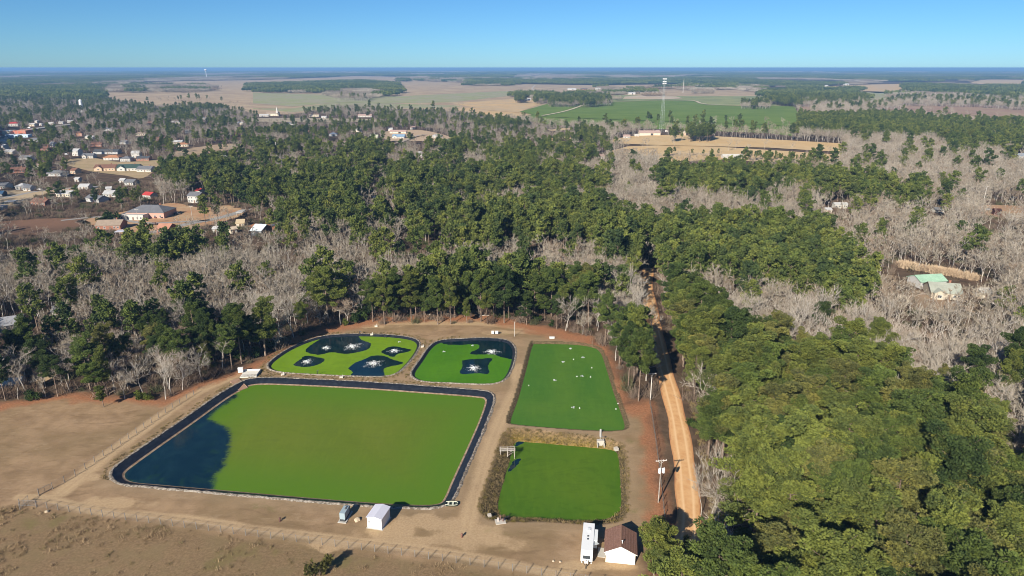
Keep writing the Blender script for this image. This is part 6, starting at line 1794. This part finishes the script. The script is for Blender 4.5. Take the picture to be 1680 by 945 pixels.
cabinet('low white box on the bank above the long right pond', 905.5, 555, 1.9, .9, .5, (0.72,0.72,0.70), legs=False)
for px, py, lab in ((464, 615.5, 'white valve box on the bank below the left fountain pond'), (560, 620, 'cream valve box between the left fountain pond and the largest pond'), (693, 569.5, 'pale valve box on the bank between the two fountain ponds'), (617, 536, 'small cream valve box by the dark post behind the left fountain pond'), (610, 549.5, 'pale valve box on the upper lip of the left fountain pond')):
    g = G(px, py); o = thing('valve_box', lab, 'valve box', (g.x, g.y, 0), .2, 'valve boxes on the pond banks')
    m = MB(); m.box((0, 0, .2), (1.1, .8, .4)); m.build('box', paint((0.66,0.60,0.48), .8, .2, .25), o); m = MB(); m.box((0, 0, .43), (1.2, .9, .06)); l_ = m.build('lid', paint((0.60,0.56,0.48), .8, .2, .2), o); m = MB(); m.tube((.35, .2, .4), (.35, .2, 1.1), .06, .06, 8); m.build('pipe', PANEL, o)
for px, py, h, lab in ((520.5, 613.5, 1.2, 'stubby black pipe stand on the bank of the left fountain pond'), (590, 549, 1.4, 'slim black post on the upper edge of the left fountain pond'), (631, 553.5, 1.4, 'leaning black post on the upper right edge of the left fountain pond'), (820, 560, .9, 'black pipe stub behind the smaller fountain pond')):
    g = G(px, py); o = thing('pipe_stand', lab, 'pipe', (g.x, g.y, .05), .3, 'black pipe stands on the pond edges')
    m = MB(); m.tube((0, 0, -.1), (0, 0, h), .13, .13, 8); m.build('riser', paint((0.03,0.03,0.035), .5, .4), o); m = MB(); m.tube((0, 0, h), (.7, -.3, h - .1), .13, .13, 8); m.build('elbow', paint((0.04,0.04,0.045), .5, .4), o)
# concrete loading slab with a low wall at the upper left corner
g = G(411, 614); o = thing('loading_slab', 'pale concrete slab with low walls beside the white control cabinet', 'slab', (g.x, g.y, 0), R(3))
m = MB(); m.box((0, 0, .1), (5.6, 5.2, .3)); m.build('floor', paint((0.62,0.60,0.54), .9, .1, .2), o)
m = MB(); m.box((0, 2.5, .45), (5.6, .2, .7)); m.box((2.7, 0, .447), (.2, 4.8, .7)); m.build('curb_wall', paint((0.62,0.60,0.55), .9, .1, .3), o)
m = MB()
for x in (-2.6, -1.3, 0, 1.3, 2.6): m.tube((x, -2.55, 0), (x, -2.55, 1.1), .04, .04, 6)
for z in (.6, 1.1): m.tube((-2.6, -2.55, z), (2.6, -2.55, z), .04, .04, 6)
m.build('railing', POSTM, o)
# brown concrete spillway over the liner corner
a, b = G(386, 626), G(398, 638, -1.2); o = thing('spillway', 'brown spillway ramp crossing the liner at the upper left corner of the largest pond', 'spillway', (a.x, a.y, 0))
d = b - a; s_ = Vector((d.y, -d.x, 0)).normalized() * 1.5; up = Vector((0, 0, .32))
m = MB(); q = [-s_ - d * .12 + Vector((0, 0, .1)), s_ - d * .12 + Vector((0, 0, .1)), s_ + d * 1.15, -s_ + d * 1.15]
m.add([p - up for p in q] + [p + up for p in q], [(0,3,2,1),(4,5,6,7),(0,1,5,4),(1,2,6,5),(2,3,7,6),(3,0,4,7)]); m.build('ramp', paint((0.30,0.185,0.125), .9, .1, .35), o)
m = MB()
for sg in (-1, 1): m.tube(sg * s_ + up, sg * s_ + d * 1.1 + up, .09, .09, 6)
m.build('kerb', paint((0.36,0.25,0.18), .9, .1, .3), o)

# timber jetty at the lower pond
a, b = G(820.5, 743), G(844.5, 742.5); o = thing('timber_walkway', 'weathered white timber walkway frame at the corner of the lower pond', 'walkway', (a.x, a.y, 0), math.atan2(b.y - a.y, b.x - a.x)); L = (b - a).length
TIM = bark('weathered_timber', (0.30,0.27,0.23), (0.46,0.42,0.37))
m = MB(); m.box((L / 2, 0, .75), (L + .3, .7, .1)); m.build('deck', TIM, o)
m = MB()
for sy in (-.5, .5): m.box((L / 2, sy, 1.5), (L + .3, .12, .14)); m.box((L / 2, sy, 1.1), (L + .3, .09, .1))
m.build('handrail', TIM, o)
for x, zb in ((0.1, -.2), (L * .5, -1.0), (L - .1, -1.8)):
    for sy in (-.5, .5): m = MB(); m.box((x, sy, (zb + 1.5) / 2), (.16, .16, 1.5 - zb)); m.build('post', TIM, o)
m = MB(); m.tube((L * .5, -.5, -.6), (L, -.5, .7), .06, .06, 6); m.tube((L * .5, .5, -.6), (L, .5, .7), .06, .06, 6); m.build('brace', TIM, o)
# inlet headwall with pipe and flume
a, b = G(985.5, 709), G(985, 729, -1.0); o = thing('inlet_headwall', 'white concrete inlet with a sloping flume between the two right hand ponds', 'inlet', (a.x, a.y, 0)); d = b - a
CC = paint((0.46,0.43,0.38), .9, .1, .3)
m = MB(); m.tube(d * -.1 + Vector((0, 0, .35)), d * .72 + Vector((0, 0, .35)), .32, .32, 12); m.build('pipe', paint((0.50,0.48,0.44), .6, .3, .2), o)
m = MB(); m.box((d.x, d.y, -.35), (2.0, 1.1, 1.5)); m.box((d.x - .9, d.y - .9, -.6), (.2, 1.0, 1.2)); m.box((d.x + .9, d.y - .9, -.6), (.2, 1.0, 1.2)); m.build('headwall', CC, o)
m = MB(); m.tube((d.x + .5, d.y, .4), (d.x + .5, d.y, 1.5), .05, .05, 6); m.lathe((d.x + .5, d.y, 1.5), [(.04, -.05), (.32, -.03), (.32, .03), (.04, .05)], 14); m.build('valve_wheel', POSTM, o)
for (px, py, lab, s_) in ((1011, 735, 'small concrete box at the upper right corner of the lower pond', .8), (803, 846, 'pale concrete block at the lower left corner of the lower pond', .6)):
    g = G(px, py); o = thing('concrete_box', lab, 'concrete box', (g.x, g.y, max(ground_z(g.x, g.y), -.5)), .3)
    m = MB(); m.box((0, 0, .2), (1.3 * s_, 1.3 * s_, .7)); m.build('box', CC, o); m = MB(); m.box((0, 0, .58), (1.4 * s_, 1.4 * s_, .07)); m.build('lid', paint((0.52,0.47,0.40), .9, .1, .3), o)
# outlet riser with pipes
g = G(821, 856); o = thing('outlet_works', 'cluster of pipes on a stone apron at the lower left of the lower pond', 'outlet', (g.x, g.y, 0), .2)
m = MB(); m.box((0, 0, .06), (2.4, 1.9, .2)); m.build('apron', CC, o)
for x, y, h in ((-.5, .1, 1.0), (.1, .5, 1.3), (.6, -.1, .8)): m = MB(); m.tube((x, y, 0), (x, y, h), .16, .16, 10); m.lathe((x, y, h), [(.22, -.04), (.22, .04), (.02, .08)], 10); m.build('riser', paint((0.62,0.55,0.50) if x < 0 else (0.20,0.12,0.10), .7, .3, .3), o)
m = MB(); m.tube((.6, .4, .5), (2.4, 1.6, .1), .12, .12, 8); m.build('pipe', paint((0.05,0.05,0.05)), o)
# small hydrants in the yard
for px, py, lab, col in ((459.5, 855, 'small dark hydrant left of the generator', (0.12,0.06,0.05)), (757.7, 881, 'small rusty hydrant on the sandy patch', (0.20,0.10,0.07))):
    g = G(px, py); o = thing('yard_hydrant', lab, 'hydrant', (g.x, g.y, ground_z(g.x, g.y)))
    m = MB(); m.lathe((0, 0, 0), [(.28, 0), (.28, .08), (.16, .1), (.16, .75), (.24, .78), (.2, .95), (.04, 1.05)], 12); m.build('barrel', paint(col, .6, .3, .2), o); m = MB(); m.tube((-.3, 0, .6), (.3, 0, .6), .09, .09, 8); m.build('nozzle', paint(col, .6, .3), o)
for px, py, lab, s_ in ((586, 853.5, 'tan sandy boulder between the generator and the white shed', .75), (908, 921, 'left one of two pale stones in the yard below the trailer', .3), (919, 922, 'right one of two pale stones in the yard below the trailer', .3), (77, 840, 'pale stone by the foreground fence end', .5)):
    g = G(px, py); bm = bmesh.new(); bmesh.ops.create_icosphere(bm, subdivisions=2, radius=s_)
    rr_ = random.Random(int(px))
    for v in bm.verts: v.co *= 1 + rr_.uniform(-.16, .16); v.co.z *= .6
    me = bpy.data.meshes.new('stone'); bm.to_mesh(me); bm.free(); me.materials.append(paint((0.50,0.40,0.28), .95, .05, .4, 2))
    tag(link('stone', me, None, (g.x, g.y, ground_z(g.x, g.y) + s_ * .25)), lab, 'stone')
# small boat pulled up on the corner of the largest pond
a, b = G(731.5, 829), G(751, 829.5); o = thing('rowing_boat', 'small dark green flat boat with white gunwales at the corner of the largest pond', 'boat', ((a + b) / 2).to_tuple(), math.atan2(b.y - a.y, b.x - a.x)); Lb = (b - a).length
o.location.z = .12; wb_ = .75
m = MB(); st = [(-.5, .8), (-.2, 1.0), (.2, 1.0), (.42, .8), (.5, .35)]
for k in range(len(st) - 1):
    (f0, w0), (f1, w1) = st[k], st[k + 1]; x0, x1 = f0 * Lb, f1 * Lb; y0, y1 = wb_ * w0, wb_ * w1
    m.add([(x0, -y0 * .75, 0), (x1, -y1 * .75, 0), (x1, y1 * .75, 0), (x0, y0 * .75, 0)], [(0, 1, 2, 3)])
    for sg in (-1, 1): m.add([(x0, sg * y0 * .75, 0), (x1, sg * y1 * .75, 0), (x1, sg * y1, .5), (x0, sg * y0, .5)], [(0, 1, 2, 3)])
m.add([(-.5 * Lb, -.6 * wb_, 0), (-.5 * Lb, .6 * wb_, 0), (-.5 * Lb, .8 * wb_, .5), (-.5 * Lb, -.8 * wb_, .5)], [(0, 1, 2, 3)]); m.add([(.5 * Lb, -.26 * wb_, 0), (.5 * Lb, .26 * wb_, 0), (.5 * Lb, .35 * wb_, .5), (.5 * Lb, -.35 * wb_, .5)], [(0, 1, 2, 3)])
m.build('hull', paint((0.02,0.035,0.03), .6, .3), o)
m = MB()
for k in range(len(st) - 1):
    for sg in (-1, 1): m.tube((st[k][0] * Lb, sg * st[k][1] * wb_, .52), (st[k + 1][0] * Lb, sg * st[k + 1][1] * wb_, .52), .08, .08, 6)
m.build('gunwale', paint((0.60,0.62,0.48), .6, .3), o)
for x in (-.28, .1): m = MB(); m.box((x * Lb, 0, .42), (.4, 1.3, .06)); m.build('seat', paint((0.55,0.57,0.46), .7, .2), o)
# bleached branches along the far treeline
for k, (px, py, L_, az, lab) in enumerate(((672, 518, 4, 10, 'bleached fallen branch at the left of the far treeline'), (715, 516.5, 6, 5, 'longest bleached log under the far treeline'), (735, 516.5, 5, -8, 'bleached log right of the longest one'), (748, 517, 3, 30, 'short bleached log near the bright green bush'), (795, 518.5, 4, 0, 'bleached fallen branch right of the bright green bush'), (655, 520, 3, -30, 'forked bleached branch on the red bank'))):
    g = G(px, py); o = thing('fallen_log', lab, 'fallen log', (g.x, g.y, .1), R(az), 'bleached logs under the far treeline')
    m = MB(); m.tube((-L_ / 2, 0, .1), (0, .15, .25), .16, .14, 7); m.tube((0, .15, .25), (L_ / 2, -.1, .15), .14, .06, 7); m.build('stem', paint((0.60,0.54,0.47), .9, .1, .2), o)
    m = MB(); m.tube((-.2, .1, .2), (.6, .9, .8), .07, .02, 5); m.tube((.5, .05, .2), (1.2, -.6, .7), .06, .02, 5); m.tube((-L_ * .3, 0, .15), (-L_ * .45, .5, .7), .06, .02, 5); m.build('branch', paint((0.58,0.53,0.47), .9, .1, .2), o)
# tan reed bank and dark water by the mint roofed barn
wp = gp([(1488, 438), (1510, 443), (1545, 451), (1570, 456), (1572, 462), (1540, 462), (1505, 452), (1486, 444)], 0, 4)
t = NT('dark_pool', .08, .5); t.put(t.b.inputs['Base Color'], (0.018,0.012,0.010))
tag(link('creek_water', np_mesh('creek_water', [(p[0], p[1], .12) for p in wp] + [(wp[:, 0].mean(), wp[:, 1].mean(), .12)], [(i, (i + 1) % len(wp), len(wp)) for i in range(len(wp))], [t.m])), kind='structure')
protos_reed = bpy.data.collections.new('reed_kit'); RDm = plantmat('dry_reeds', ((0.45,0.33,0.22), (0.55,0.43,0.30), (0.40,0.30,0.20)))
for i in range(2): proto(protos_reed, 'r%d' % i, sprig(120 + i, 60, 2.6, .06, .5, RDm, .8))
pts = []
for (xa, ya, xb, yb, n_) in ((1475, 440, 1500, 441, 70), (1500, 444, 1532, 449, 60), (1532, 449, 1572, 455, 160), (1585, 458, 1598, 461, 40)):
    for k in range(n_):
        f_ = rng.random(); g = G(xa + (xb - xa) * f_, ya + (yb - ya) * f_ - 2.5); pts.append((g.x + rng.normal(0, .7), g.y + rng.normal(0, 1.5), 0, rng.uniform(0, 6.28), rng.uniform(.7, 1.3), rng.integers(0, 2)))
tag(scatter('dry_reeds', pts, protos_reed), 'pale tan dry reeds along the dark water by the mint roofed barn', 'reeds', kind='stuff')
# ------------------------------------------------------------------ the air
t = bpy.data.materials.new('haze_air'); t.use_nodes = True
for n in list(t.node_tree.nodes): t.node_tree.nodes.remove(n)
o = t.node_tree.nodes.new('ShaderNodeOutputMaterial'); pv = t.node_tree.nodes.new('ShaderNodeVolumePrincipled')
pv.inputs['Color'].default_value = (0.26, 0.52, 0.90, 1)
pv.inputs['Density'].default_value = 0.00009
pv.inputs['Anisotropy'].default_value = 0.0
t.node_tree.links.new(pv.outputs[0], o.inputs['Volume'])
mb = MB(); mb.box((0, 45000, 48.5), (182000, 93000, 107))
hz = mb.build('haze', t)
tag(hz, kind='stuff')
